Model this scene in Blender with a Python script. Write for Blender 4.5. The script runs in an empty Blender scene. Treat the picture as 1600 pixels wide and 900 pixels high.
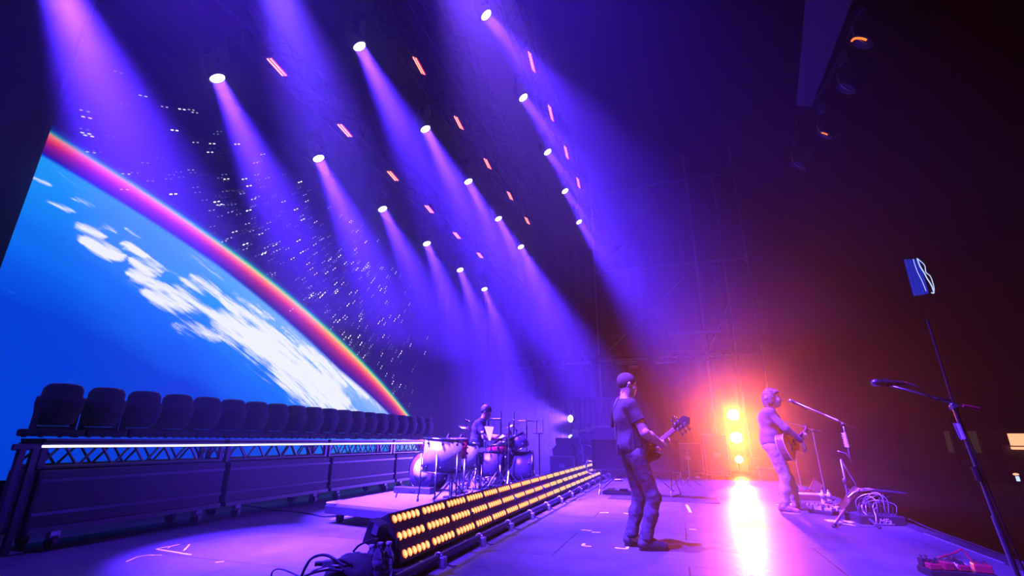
import bpy, bmesh, math, random
import numpy as np
from mathutils import Vector, Matrix, Quaternion

random.seed(7)
RNG = np.random.default_rng(7)
PI = math.pi
SC = bpy.context.scene
COL = SC.collection

# ------------------------------------------------------------------ camera
FPX, CAM_H = 735.0, 1.02
_y = Vector((258, 239, FPX)).normalized()
_z = Vector((15, -2285, FPX)); _z = (_z - _z.dot(_y) * _y).normalized()
_x = _y.cross(_z)
ROT = Matrix((_x, _y, _z))                 # camera coords (right, down, forward) -> stage coords
EYE = Vector((0, 0, CAM_H))
cam_data = bpy.data.cameras.new('camera')
cam_data.sensor_width = 36.0
cam_data.lens = 36.0 * FPX / 1600.0
cam_data.clip_start, cam_data.clip_end = 0.05, 400
cam = bpy.data.objects.new('camera', cam_data)
COL.objects.link(cam)
m = Matrix.Identity(4)
for i, v in enumerate((ROT @ Vector((1, 0, 0)), ROT @ Vector((0, -1, 0)), ROT @ Vector((0, 0, -1)), EYE)):
    for r in range(3): m[r][i] = v[r]
cam.matrix_world = m
SC.camera = cam

def ray(x, y): return ROT @ Vector((x - 800, y - 450, FPX))
def at_x(x, y, X): d = ray(x, y); return EYE + d * (X / d.x)
def at_y(x, y, Y): d = ray(x, y); return EYE + d * (Y / d.y)
def at_z(x, y, Z=0.0): d = ray(x, y); return EYE + d * ((Z - EYE.z) / d.z)

# ------------------------------------------------------------------ view, world
SC.view_settings.view_transform = 'Standard'
SC.view_settings.look = 'None'
SC.view_settings.exposure = 0.0
SC.view_settings.gamma = 1.0
SC.view_settings.use_curve_mapping = False
cy = SC.cycles
cy.max_bounces = 5; cy.diffuse_bounces = 2; cy.glossy_bounces = 3; cy.transmission_bounces = 5
cy.transparent_max_bounces = 8; cy.volume_bounces = 0
cy.sample_clamp_direct = 0.0; cy.sample_clamp_indirect = 3.0
cy.caustics_reflective = False; cy.caustics_refractive = False
cy.use_denoising = True
cy.use_light_tree = True
cy.adaptive_threshold = 0.02

world = bpy.data.worlds.new('night'); SC.world = world
world.use_nodes = True
wb = world.node_tree.nodes['Background']
wb.inputs[0].default_value = (0.010, 0.001, 0.012, 1); wb.inputs[1].default_value = 0.12

# light levels, tuned together
VIOLET = (0.074, 0.017, 1.0)
W_RIG = 1000.0       # each overhead beam
W_ORANGE = 3700.0
W_FOLLOW = 2300.0
W_SIDE_BLUE = 5000.0
HAZE = 0.024
HAZE_NEAR = 0.30

# ------------------------------------------------------------------ materials
def _nt(name):
    mt = bpy.data.materials.new(name); mt.use_nodes = True
    nt = mt.node_tree; nt.nodes.clear()
    out = nt.nodes.new('ShaderNodeOutputMaterial')
    return mt, nt, out

def mat(name, col, rough=0.5, metal=0.0, var=0.15, scale=30.0, bump=0.0, spec=0.5, stretch=(1, 1, 1)):
    """procedural principled: base colour broken up by noise"""
    mt, nt, out = _nt(name)
    N, L = nt.nodes.new, nt.links.new
    b = N('ShaderNodeBsdfPrincipled'); L(b.outputs[0], out.inputs[0])
    tc = N('ShaderNodeTexCoord'); mp = N('ShaderNodeMapping'); L(tc.outputs['Object'], mp.inputs[0])
    mp.inputs['Scale'].default_value = stretch
    nz = N('ShaderNodeTexNoise'); nz.inputs['Scale'].default_value = scale; nz.inputs['Detail'].default_value = 4
    L(mp.outputs[0], nz.inputs['Vector'])
    mx = N('ShaderNodeMix'); mx.data_type = 'RGBA'
    L(nz.outputs['Fac'], mx.inputs['Factor'])
    mx.inputs['A'].default_value = tuple(c * (1 - var) for c in col) + (1,)
    mx.inputs['B'].default_value = tuple(min(1, c * (1 + var)) for c in col) + (1,)
    L(mx.outputs['Result'], b.inputs['Base Color'])
    b.inputs['Roughness'].default_value = rough; b.inputs['Metallic'].default_value = metal
    b.inputs['Specular IOR Level'].default_value = spec
    if bump:
        bp = N('ShaderNodeBump'); bp.inputs['Strength'].default_value = bump; bp.inputs['Distance'].default_value = 0.01
        L(nz.outputs['Fac'], bp.inputs['Height']); L(bp.outputs[0], b.inputs['Normal'])
    return mt

def glow(name, col, strength):
    mt, nt, out = _nt(name)
    e = nt.nodes.new('ShaderNodeEmission'); e.inputs[0].default_value = (*col, 1); e.inputs[1].default_value = strength
    nt.links.new(e.outputs[0], out.inputs[0])
    return mt

def glass(name, col, rough=0.02):
    mt, nt, out = _nt(name)
    b = nt.nodes.new('ShaderNodeBsdfPrincipled'); nt.links.new(b.outputs[0], out.inputs[0])
    b.inputs['Base Color'].default_value = (*col, 1); b.inputs['Roughness'].default_value = rough
    b.inputs['Transmission Weight'].default_value = 0.9; b.inputs['IOR'].default_value = 1.35
    return mt

M = dict(
    black=mat('black_paint', (0.018, 0.018, 0.020), 0.45, 0, 0.3, 40),
    matte=mat('matte_black', (0.010, 0.010, 0.012), 0.8, 0, 0.3, 40),
    rubber=mat('rubber', (0.012, 0.012, 0.013), 0.65, 0, 0.2, 60),
    steel=mat('steel', (0.42, 0.42, 0.45), 0.28, 0.9, 0.12, 80),
    chrome=mat('chrome', (0.75, 0.75, 0.78), 0.14, 1.0, 0.05, 60),
    alu=mat('aluminium', (0.55, 0.55, 0.58), 0.35, 0.8, 0.12, 50),
    darkmetal=mat('dark_metal', (0.06, 0.06, 0.065), 0.35, 0.7, 0.2, 50),
    cable=mat('cable_rubber', (0.014, 0.013, 0.016), 0.5, 0, 0.2, 30),
    white=mat('white_paper', (0.82, 0.82, 0.82), 0.7, 0, 0.05, 20),
    tape=mat('white_tape', (0.85, 0.85, 0.85), 0.6, 0, 0.08, 60),
)

# ------------------------------------------------------------------ mesh building
class MB:
    def __init__(s): s.v = []; s.f = []; s.sm = []
    def add(s, vs, fs, smooth=False, mx=None):
        o = len(s.v)
        s.v += [tuple(mx @ Vector(p)) for p in vs] if mx is not None else [tuple(p) for p in vs]
        s.f += [tuple(i + o for i in f) for f in fs]; s.sm += [smooth] * len(fs)
        return s
    def box(s, c, d, rot=None, bev=0.0):
        hx, hy, hz = d[0] / 2, d[1] / 2, d[2] / 2
        mx = Matrix.Translation(c) @ (rot.to_4x4() if rot is not None else Matrix.Identity(4))
        if bev <= 0 or bev > min(hx, hy, hz) * 0.95:
            vs = [(x, y, z) for x in (-hx, hx) for y in (-hy, hy) for z in (-hz, hz)]
            fs = [(0, 1, 3, 2), (4, 6, 7, 5), (0, 4, 5, 1), (2, 3, 7, 6), (0, 2, 6, 4), (1, 5, 7, 3)]
            return s.add(vs, fs, False, mx)
        bm = bmesh.new(); bmesh.ops.create_cube(bm, size=1)
        for v in bm.verts: v.co = Vector((v.co.x * d[0], v.co.y * d[1], v.co.z * d[2]))
        bmesh.ops.bevel(bm, geom=bm.edges[:], offset=bev, segments=2, profile=0.5, affect='EDGES')
        bm.verts.index_update()
        s.add([v.co.copy() for v in bm.verts], [[v.index for v in f.verts] for f in bm.faces], False, mx)
        bm.free(); return s
    def cyl(s, a, b, r, r2=None, n=12, caps=True, smooth=True):
        a, b = Vector(a), Vector(b); r2 = r if r2 is None else r2
        z = (b - a).normalized(); x = z.orthogonal().normalized(); y = z.cross(x)
        vs = []
        for p, q in ((a, r), (b, r2)):
            for k in range(n):
                t = 2 * PI * k / n; vs.append(p + (x * math.cos(t) + y * math.sin(t)) * q)
        s.add(vs, [(k, (k + 1) % n, n + (k + 1) % n, n + k) for k in range(n)], smooth)
        if caps:
            s.add(vs, [tuple(range(n - 1, -1, -1)), tuple(range(n, 2 * n))], False)
        return s
    def tube(s, pts, r, n=8, smooth=True, rs=None):
        pts = [Vector(p) for p in pts]; rings = []; pn = None
        for i, p in enumerate(pts):
            t = (pts[min(i + 1, len(pts) - 1)] - pts[max(i - 1, 0)]).normalized()
            if pn is None: nrm = t.orthogonal().normalized()
            else:
                nrm = pn - t * pn.dot(t)
                nrm = nrm.normalized() if nrm.length > 1e-6 else t.orthogonal().normalized()
            pn = nrm; bi = t.cross(nrm); q = rs[i] if rs else r
            rings.append([p + (nrm * math.cos(2 * PI * k / n) + bi * math.sin(2 * PI * k / n)) * q for k in range(n)])
        vs = [v for g in rings for v in g]; fs = []
        for i in range(len(rings) - 1):
            for k in range(n):
                fs.append((i * n + k, i * n + (k + 1) % n, (i + 1) * n + (k + 1) % n, (i + 1) * n + k))
        fs += [tuple(range(n - 1, -1, -1)), tuple(range((len(rings) - 1) * n, len(rings) * n))]
        return s.add(vs, fs, smooth)
    def lathe(s, prof, n=24, mx=None, smooth=True):
        vs = []; fs = []
        for r, z in prof:
            vs += [(r * math.cos(2 * PI * k / n), r * math.sin(2 * PI * k / n), z) for k in range(n)]
        for i in range(len(prof) - 1):
            for k in range(n):
                fs.append((i * n + k, i * n + (k + 1) % n, (i + 1) * n + (k + 1) % n, (i + 1) * n + k))
        if prof[0][0] > 1e-5: fs.append(tuple(range(n - 1, -1, -1)))
        if prof[-1][0] > 1e-5: fs.append(tuple(range((len(prof) - 1) * n, len(prof) * n)))
        return s.add(vs, fs, smooth, mx)
    def ball(s, c, r, sc=(1, 1, 1), rot=None, n=14, smooth=True):
        prof = [(max(1e-6, r * math.sin(PI * i / 8)), -r * math.cos(PI * i / 8)) for i in range(9)]
        mx = Matrix.Translation(c) @ (rot.to_4x4() if rot is not None else Matrix.Identity(4)) @ Matrix.Diagonal((*sc, 1))
        return s.lathe(prof, n, mx, smooth)
    def torus(s, c, R, r, axis=(0, 0, 1), n=28, k=8, a0=0.0, a1=2 * PI):
        z = Vector(axis).normalized(); x = z.orthogonal().normalized(); y = z.cross(x); c = Vector(c)
        full = abs(a1 - a0 - 2 * PI) < 1e-4
        pts = [c + (x * math.cos(a0 + (a1 - a0) * i / n) + y * math.sin(a0 + (a1 - a0) * i / n)) * R for i in range(n + 1)]
        return s.tube(pts, r, k)
    def prism(s, outline, h, mx=None, smooth=False):
        n = len(outline)
        vs = [(x, y, 0) for x, y in outline] + [(x, y, h) for x, y in outline]
        fs = [tuple(range(n - 1, -1, -1)), tuple(range(n, 2 * n))] + [(i, (i + 1) % n, n + (i + 1) % n, n + i) for i in range(n)]
        return s.add(vs, fs, smooth, mx)
    def build(s, name, material, parent=None, recalc=False):
        me = bpy.data.meshes.new(name); me.from_pydata(s.v, [], s.f)
        me.polygons.foreach_set('use_smooth', s.sm)
        me.materials.append(material); me.update()
        if recalc:
            bm = bmesh.new(); bm.from_mesh(me); bmesh.ops.recalc_face_normals(bm, faces=bm.faces[:]); bm.to_mesh(me); bm.free()
        o = bpy.data.objects.new(name, me); COL.objects.link(o)
        if parent: o.parent = parent
        return o

def frame_z(direction, up=(0, 0, 1)):
    """rotation whose local Z runs along direction"""
    z = Vector(direction).normalized(); u = Vector(up)
    x = u.cross(z)
    x = x.normalized() if x.length > 1e-4 else z.orthogonal().normalized()
    y = z.cross(x)
    return Matrix((x, y, z)).transposed()

def smooth_path(pts, k=6):
    pts = [Vector(p) for p in pts]; out = []
    for i in range(len(pts) - 1):
        p0, p1, p2, p3 = pts[max(i - 1, 0)], pts[i], pts[i + 1], pts[min(i + 2, len(pts) - 1)]
        for j in range(k):
            t = j / k
            out.append(0.5 * ((2 * p1) + (p2 - p0) * t + (2 * p0 - 5 * p1 + 4 * p2 - p3) * t * t + (3 * p1 - p0 - 3 * p2 + p3) * t ** 3))
    out.append(pts[-1]); return out

def tag(o, label=None, cat=None, group=None, kind=None):
    if label: o['label'] = label
    if cat: o['category'] = cat
    if group: o['group'] = group
    if kind: o['kind'] = kind
    return o

def thing(name, label, cat, loc=(0, 0, 0), rotz=0.0, group=None):
    o = bpy.data.objects.new(name, None); COL.objects.link(o)
    o.location = loc; o.rotation_euler = (0, 0, rotz); o.empty_display_size = 0.1
    return tag(o, label, cat, group)

def dup(root, loc, rotz=None, label=None, group=None):
    def cp(o, parent):
        c = o.copy(); COL.objects.link(c)
        if parent: c.parent = parent
        for ch in kids.get(o, []): cp(ch, c)
        return c
    kids = {}
    for o in root.children_recursive: kids.setdefault(o.parent, []).append(o)
    r = cp(root, None); r.location = loc
    if rotz is not None: r.rotation_euler = (0, 0, rotz)
    if label: r['label'] = label
    if group: r['group'] = group
    return r
ORD = ['first', 'second', 'third', 'fourth', 'fifth', 'sixth', 'seventh', 'eighth', 'ninth', 'tenth', 'eleventh', 'twelfth', 'thirteenth',
       'fourteenth', 'fifteenth', 'sixteenth', 'seventeenth', 'eighteenth', 'nineteenth', 'twentieth', 'twenty-first', 'twenty-second', 'twenty-third', 'twenty-fourth']

# ------------------------------------------------------------------ setting
def floor_material():
    mt, nt, out = _nt('stage_boards')
    N, L = nt.nodes.new, nt.links.new
    b = N('ShaderNodeBsdfPrincipled'); L(b.outputs[0], out.inputs[0])
    tc = N('ShaderNodeTexCoord')
    br = N('ShaderNodeTexBrick'); L(tc.outputs['Object'], br.inputs['Vector'])
    br.offset = 0.5; br.inputs['Scale'].default_value = 1.0
    br.inputs['Brick Width'].default_value = 2.4; br.inputs['Row Height'].default_value = 1.2
    br.inputs['Mortar Size'].default_value = 0.007; br.inputs['Mortar Smooth'].default_value = 0.3
    br.inputs['Color1'].default_value = (0.105, 0.10, 0.10, 1); br.inputs['Color2'].default_value = (0.092, 0.088, 0.088, 1)
    br.inputs['Mortar'].default_value = (0.012, 0.012, 0.012, 1)
    nz = N('ShaderNodeTexNoise'); nz.inputs['Scale'].default_value = 2.2; nz.inputs['Detail'].default_value = 8; nz.inputs['Roughness'].default_value = 0.65
    L(tc.outputs['Object'], nz.inputs['Vector'])
    rp = N('ShaderNodeValToRGB'); L(nz.outputs['Fac'], rp.inputs[0])
    rp.color_ramp.elements[0].position = 0.3; rp.color_ramp.elements[0].color = (0.6, 0.6, 0.6, 1)
    rp.color_ramp.elements[1].position = 0.75; rp.color_ramp.elements[1].color = (1.15, 1.15, 1.15, 1)
    mu = N('ShaderNodeMix'); mu.data_type = 'RGBA'; mu.blend_type = 'MULTIPLY'; mu.inputs['Factor'].default_value = 1
    L(br.outputs['Color'], mu.inputs['A']); L(rp.outputs[0], mu.inputs['B']); L(mu.outputs['Result'], b.inputs['Base Color'])
    n2 = N('ShaderNodeTexNoise'); n2.inputs['Scale'].default_value = 14; n2.inputs['Detail'].default_value = 6
    L(tc.outputs['Object'], n2.inputs['Vector'])
    mr = N('ShaderNodeMapRange'); L(n2.outputs['Fac'], mr.inputs[0])
    mr.inputs['To Min'].default_value = 0.30; mr.inputs['To Max'].default_value = 0.50; L(mr.outputs[0], b.inputs['Roughness'])
    bp = N('ShaderNodeBump'); bp.inputs['Strength'].default_value = 0.12; bp.inputs['Distance'].default_value = 0.01
    L(n2.outputs['Fac'], bp.inputs['Height']); L(bp.outputs[0], b.inputs['Normal'])
    return mt
M['stage'] = floor_material()
EDGE_X = 2.80
tag(MB().box((-4.0, 9.25, -0.06), (2 * (EDGE_X + 4.0), 22.5, 0.12)).build('floor', M['stage']), kind='structure')
tag(MB().box((EDGE_X + 0.02, 9.25, -0.75), (0.04, 22.5, 1.5)).build('trim_1', M['matte']), kind='structure')
tag(MB().box((20, 30, -1.55), (130, 130, 0.1)).build('ground', M['matte']), kind='structure')
# far wing and upstage wall: black drapes on the stage house
def drape(name, p0, p1, h, folds, amp, material, z0=0.0):
    p0, p1 = Vector(p0), Vector(p1); n = folds * 8; t = (p1 - p0).normalized(); nr = Vector((-t.y, t.x, 0))
    vs = []; fs = []
    for i in range(n + 1):
        u = i / n; w = math.sin(u * folds * 2 * PI) * amp + math.sin(u * folds * 5.1) * amp * 0.5
        p = p0.lerp(p1, u)
        for k, z in enumerate((z0, z0 + h)):
            vs.append(p + nr * w * (1.15 - 0.3 * k) + Vector((0, 0, z)))
    fs = [(2 * i, 2 * i + 2, 2 * i + 3, 2 * i + 1) for i in range(n)]
    o = MB().add(vs, fs, True).build(name, material)
    sd = o.modifiers.new('thick', 'SOLIDIFY'); sd.thickness = 0.012
    return o
M['drape'] = mat('black_drape', (0.004, 0.0035, 0.0045), 0.95, 0, 0.3, 12, spec=0.2)
tag(drape('wall_upstage', (-8.3, -2, 0), (-8.3, 20.3, 0), 10.5, 30, 0.06, M['drape']), kind='structure')
tag(drape('wall_wing', (-8.3, 20.4, 0), (2.4, 20.4, 0), 9.5, 22, 0.07, M['drape']), kind='structure')

# ------------------------------------------------------------------ haze
def haze_zone(lo, hi, density, label):
    mt, nt, out = _nt('haze')
    v = nt.nodes.new('ShaderNodeVolumeScatter'); v.inputs['Density'].default_value = density
    v.inputs['Anisotropy'].default_value = 0.80; v.inputs['Color'].default_value = (1, 1, 1, 1)
    nt.links.new(v.outputs[0], out.inputs['Volume'])
    c = [(a + b) / 2 for a, b in zip(lo, hi)]; d = [b - a for a, b in zip(lo, hi)]
    tag(MB().box(c, d).build('haze', mt), label, 'haze', kind='stuff')
haze_zone((-8.15, 9.5, 0.001), (5.75, 20.2, 13.3), HAZE, 'stage haze hanging over the far half of the stage round the orange and blue side lights')
haze_zone((-8.15, -1.8, 2.602), (5.75, 9.499, 13.3), HAZE, 'stage haze hanging high under the rig over the near half of the stage')
haze_zone((-8.15, -1.8, 0.001), (5.75, 9.499, 2.601), HAZE * HAZE_NEAR, 'thinner clear haze low over the near half of the stage')
# ------------------------------------------------------------------ LED wall
SX = -7.2
SY0, SY1, SZ0, SZ1 = 2.95, 13.6, 0.55, 6.9
LC, LR = (-0.523, -21.565), 26.50          # circle of the planet's limb on the wall
# cloud streaks on the wall: y0 z0 y1 z1 half-width strength
CLOUD_PX = [((50,278),(82,291),2.5,.9),((70,312),(116,334),4,1.1),((112,308),(152,329),2.5,.8),((118,350),(166,373),6,1.35),((130,376),(190,401),9,1.4),
 ((153,350),(180,362),2.5,.7),((195,356),(222,370),2.5,.8),((190,380),(229,402),6,1.25),((205,406),(250,428),8,1.3),((200,426),(247,448),7,1.25),
 ((228,456),(300,482),12,1.2),((250,448),(335,490),13,1.1),((285,435),(330,460),8,.9),((255,350),(330,395),3,.45),((290,395),(370,450),6,.55),
 ((275,505),(345,530),9,.85),((330,490),(400,535),18,1.25),((380,520),(440,560),22,1.3),((420,545),(490,600),26,1.35),((460,580),(540,632),26,1.3),((440,590),(520,640),18,1.0),
 ((300,432),(352,470),9,1.0),((345,465),(420,515),12,1.05),((410,510),(480,560),12,1.0),((470,545),(540,600),13,1.1),((520,570),(575,620),9,1.1),((550,590),(605,640),7,1.1),
 ((360,455),(430,500),5,.6),((440,510),(500,560),5,.7),((500,625),(560,650),16,.9),((560,600),(600,640),5,.9),((230,405),(300,440),5,.4)]
CLOUDS = []
for a, b, w, s in CLOUD_PX:
    A, B = at_x(*a, SX), at_x(*b, SX)
    mid = at_x((a[0]+b[0])/2, (a[1]+b[1])/2 + w, SX); m0 = at_x((a[0]+b[0])/2, (a[1]+b[1])/2, SX)
    CLOUDS.append((A.y, A.z, B.y, B.z, max(0.03, m0.z - mid.z) * 1.25, s * 1.08))

def screen_material():
    mt, nt, out = _nt('led_picture')
    N, L = nt.nodes.new, nt.links.new
    e = N('ShaderNodeEmission'); L(e.outputs[0], out.inputs[0]); e.inputs[1].default_value = 1.12
    def attr(n):
        a = N('ShaderNodeAttribute'); a.attribute_name = n; return a
    limb, cloud = attr('limb'), attr('cloud')
    tc = attr('arc')
    def math_(op, a, b=None, c=None):
        n = N('ShaderNodeMath'); n.operation = op
        for i, v in enumerate((a, b, c)):
            if v is None: continue
            if isinstance(v, (int, float)): n.inputs[i].default_value = v
            else: L(v, n.inputs[i])
        return n.outputs[0]
    def noise(scale, sx, sy, det=6, rough=0.55):
        mp = N('ShaderNodeMapping'); mp.inputs['Scale'].default_value = (sx, sy, 1); L(tc.outputs['Vector'], mp.inputs[0])
        n = N('ShaderNodeTexNoise'); n.inputs['Scale'].default_value = scale; n.inputs['Detail'].default_value = det; n.inputs['Roughness'].default_value = rough
        L(mp.outputs[0], n.inputs['Vector']); return n.outputs['Fac']
    # ocean
    oc = N('ShaderNodeValToRGB'); cr = oc.color_ramp
    depth = math_('MULTIPLY', limb.outputs['Fac'], -0.25)
    swirl = math_('ADD', depth, math_('MULTIPLY', math_('SUBTRACT', noise(1.1, 0.5, 1.3, 8), 0.5), 0.55)); L(swirl, oc.inputs[0])
    cr.elements[0].position = 0.0; cr.elements[0].color = (0.010, 0.34, 0.88, 1)
    cr.elements[1].position = 0.95; cr.elements[1].color = (0.0, 0.045, 0.62, 1)
    k = cr.elements.new(0.35); k.color = (0.002, 0.245, 0.88, 1)
    k = cr.elements.new(0.62); k.color = (0.0, 0.13, 0.80, 1)
    # clouds: hand placed banks broken into streaks
    n1 = noise(1.3, 1.0, 7.5, 10, 0.66); n2 = noise(3.0, 1.0, 3.6, 9, 0.66)
    field = math_('ADD', cloud.outputs['Fac'], math_('ADD', math_('MULTIPLY', math_('SUBTRACT', n1, 0.52), 2.6), math_('MULTIPLY', math_('SUBTRACT', n2, 0.5), 1.7)))
    mr = N('ShaderNodeMapRange'); mr.interpolation_type = 'SMOOTHSTEP'; L(field, mr.inputs[0])
    mr.inputs['From Min'].default_value = 0.38; mr.inputs['From Max'].default_value = 1.2
    veil = N('ShaderNodeMapRange'); veil.interpolation_type = 'SMOOTHSTEP'; L(limb.outputs['Fac'], veil.inputs[0])
    veil.inputs['From Min'].default_value = -1.5; veil.inputs['From Max'].default_value = -0.38; veil.inputs['To Max'].default_value = 0.42
    vl = math_('MULTIPLY', veil.outputs[0], math_('MULTIPLY', attr('right').outputs['Fac'], math_('ADD', n1, 0.45)))
    cl = math_('MINIMUM', math_('ADD', mr.outputs[0], vl), 1.0)
    mx = N('ShaderNodeMix'); mx.data_type = 'RGBA'; L(cl, mx.inputs['Factor']); L(oc.outputs[0], mx.inputs['A']); mx.inputs['B'].default_value = (0.82, 0.84, 0.95, 1)
    # bands of the glowing limb, inside to outside
    bd = N('ShaderNodeValToRGB'); cr = bd.color_ramp
    pos = math_('ADD', math_('MULTIPLY', limb.outputs['Fac'], 1.0), 0.62); L(pos, bd.inputs[0])   # 0.62 = limb edge
    cr.elements[0].position = 0.0; cr.elements[0].color = (0.0, 0.005, 0.30, 1)
    cr.elements[1].position = 0.74; cr.elements[1].color = (0.001, 0.0, 0.020, 1)
    for p, c in ((0.06, (0.0, 0.02, 0.42)), (0.13, (0.05, 0.0, 0.20)), (0.24, (0.18, 0.004, 0.16)), (0.34, (0.42, 0.012, 0.12)), (0.42, (0.80, 0.05, 0.06)), (0.50, (1.0, 0.22, 0.05)),
                 (0.555, (1.0, 0.50, 0.12)), (0.59, (0.30, 0.68, 0.10)), (0.62, (0.0, 0.42, 0.22)), (0.66, (0.0, 0.05, 0.16))):
        k = cr.elements.new(p); k.color = (*c, 1)
    # redder near the left end, purple sheen
    tint = N('ShaderNodeMix'); tint.data_type = 'RGBA'; tint.blend_type = 'MULTIPLY'; L(attr('left').outputs['Fac'], tint.inputs['Factor'])
    L(bd.outputs[0], tint.inputs['A']); tint.inputs['B'].default_value = (0.85, 0.35, 1.6, 1)
    st = N('ShaderNodeMapRange'); L(limb.outputs['Fac'], st.inputs[0]); st.inputs['From Min'].default_value = -0.62; st.inputs['From Max'].default_value = -0.54
    fx = N('ShaderNodeMix'); fx.data_type = 'RGBA'; L(st.outputs[0], fx.inputs['Factor']); L(mx.outputs['Result'], fx.inputs['A']); L(tint.outputs['Result'], fx.inputs['B'])
    L(fx.outputs['Result'], e.inputs[0])
    return mt
scr = thing('led_screen', 'huge upstage LED wall showing a blue planet with clouds, glowing limb and stars', 'screen', (SX, SY0, SZ0))
ny, nz_ = 190, 110
Y, Z = np.meshgrid(np.linspace(SY0, SY1, ny), np.linspace(SZ0, SZ1, nz_), indexing='ij')
rad = np.hypot(Y - LC[0], Z - LC[1]); limb = rad - LR
inner = np.clip(1.0 + (limb + 0.2) * 0.0, 1, 1)
arc = np.arctan2(Y - LC[0], Z - LC[1]) * LR
cl = np.zeros_like(Y)
for (a, b, c, d, w, s) in CLOUDS:
    ux, uz = c - a, d - b; ll = ux * ux + uz * uz
    t = np.clip(((Y - a) * ux + (Z - b) * uz) / ll, 0, 1)
    dd = np.hypot(Y - a - t * ux, Z - b - t * uz)
    taper = w * (0.35 + 0.65 * np.sin(np.clip(t, 0.02, 0.98) * PI) ** 0.5)
    cl = np.maximum(cl, s * np.exp(-(dd / (taper * 1.25)) ** 2))
verts = np.stack([np.zeros_like(Y), Y - SY0, Z - SZ0], -1).reshape(-1, 3)
idx = np.arange(ny * nz_).reshape(ny, nz_)
faces = np.stack([idx[:-1, :-1], idx[1:, :-1], idx[1:, 1:], idx[:-1, 1:]], -1).reshape(-1, 4)
me = bpy.data.meshes.new('display_panel'); me.from_pydata(verts.tolist(), [], faces.tolist())
def fattr(name, arr): me.attributes.new(name, 'FLOAT', 'POINT').data.foreach_set('value', arr.astype(np.float32).ravel())
band = np.interp(Y, [2.95, 5.5, 9.0, 11.5], [0.33, 0.37, 0.58, 0.46])       # width of the glowing band along the limb
fattr('limb', np.where(limb < 0.1, limb * 0.56 / np.where(limb < 0, band, 0.56), limb)); fattr('cloud', cl)
fattr('right', np.clip((Y - 4.5) / 5, 0, 1)); fattr('left', np.clip(1 - (Y - 2.9) / 3.2, 0, 1) * 0.9)
av = np.stack([arc * 0.55 , limb + arc * 0.10, np.zeros_like(arc)], -1)
me.attributes.new('arc', 'FLOAT_VECTOR', 'POINT').data.foreach_set('vector', av.astype(np.float32).ravel())
me.materials.append(screen_material()); me.update()
dp = bpy.data.objects.new('display_panel', me); COL.objects.link(dp); dp.parent = scr
b = MB(); b.box((-0.07, (SY1 - SY0) / 2, (SZ1 - SZ0) / 2), (0.12, SY1 - SY0, SZ1 - SZ0)); b.build('rear_housing', M['matte'], scr)
b = MB()
for yy in np.arange(0.3, SY1 - SY0, 1.2): b.box((-0.05, yy, -0.3), (0.06, 0.06, 0.6))
b.box((-0.05, (SY1 - SY0) / 2, -SZ0 + 0.03), (0.4, SY1 - SY0, 0.06)); b.build('support_frame', M['darkmetal'], scr)
# stars: short double dashes, all drifting the same way
sv = []; sf = []; sc = []
n = 0
while n < 560:
    y = SY0 + 0.15 + RNG.random() * (SY1 - SY0 - 0.4) * (0.55 + 0.45 * RNG.random()); z = SZ0 + 1.0 + RNG.random() * 5.3
    if math.hypot(y - LC[0], z - LC[1]) - LR < -0.32 * (RNG.random() < .10) + .03: continue
    top = 6.3 - 0.0 * y
    if z > top or RNG.random() > 0.35 + 0.65 * min(1, (y - 2.9) / 3.0): continue
    if z > 5.3 and RNG.random() < 0.6: continue
    br = RNG.choice([0.12, 0.3, 0.6, 1.0, 2.0], p=[.34, .28, .2, .12, .06])
    w = 0.0075 + 0.005 * min(br, 1); h = w * 0.75; ang = 0.32
    sl = 0.43 + 0.13 * (y - 3.3); dy, dz = 1 / math.hypot(1, sl), sl / math.hypot(1, sl)
    for s in (0, 1):
        cyy, czz = y + dy * s * 0.082, z + dz * s * 0.082
        o = len(sv)
        for k in range(8):
            a = 2 * PI * k / 8; lx = math.cos(a) * w * 2.2; ly = math.sin(a) * h
            sv.append((0.004, cyy + lx * dy - ly * dz - SY0, czz + lx * dz + ly * dy - SZ0))
        sf.append(tuple(range(o, o + 8)))
        tintc = [(1, 1, 1), (.75, .9, 1), (1, .75, .7), (.6, .85, 1)][RNG.integers(0, 4)]
        sc += [tuple(c * br for c in tintc)] * 8
    n += 1
me = bpy.data.meshes.new('star_field'); me.from_pydata(sv, [], sf)
ca = me.attributes.new('star', 'FLOAT_COLOR', 'POINT'); ca.data.foreach_set('color', np.array([(*c, 1) for c in sc], np.float32).ravel())
mt, nt, out = _nt('led_stars'); e = nt.nodes.new('ShaderNodeEmission'); a = nt.nodes.new('ShaderNodeAttribute'); a.attribute_name = 'star'
nt.links.new(a.outputs['Color'], e.inputs[0]); e.inputs[1].default_value = 1.6; nt.links.new(e.outputs[0], out.inputs[0]); mt.cycles.emission_sampling = 'NONE'
me.materials.append(mt)
o = bpy.data.objects.new('star_field', me); COL.objects.link(o); o.parent = scr; tag(o, kind='stuff')

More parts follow.
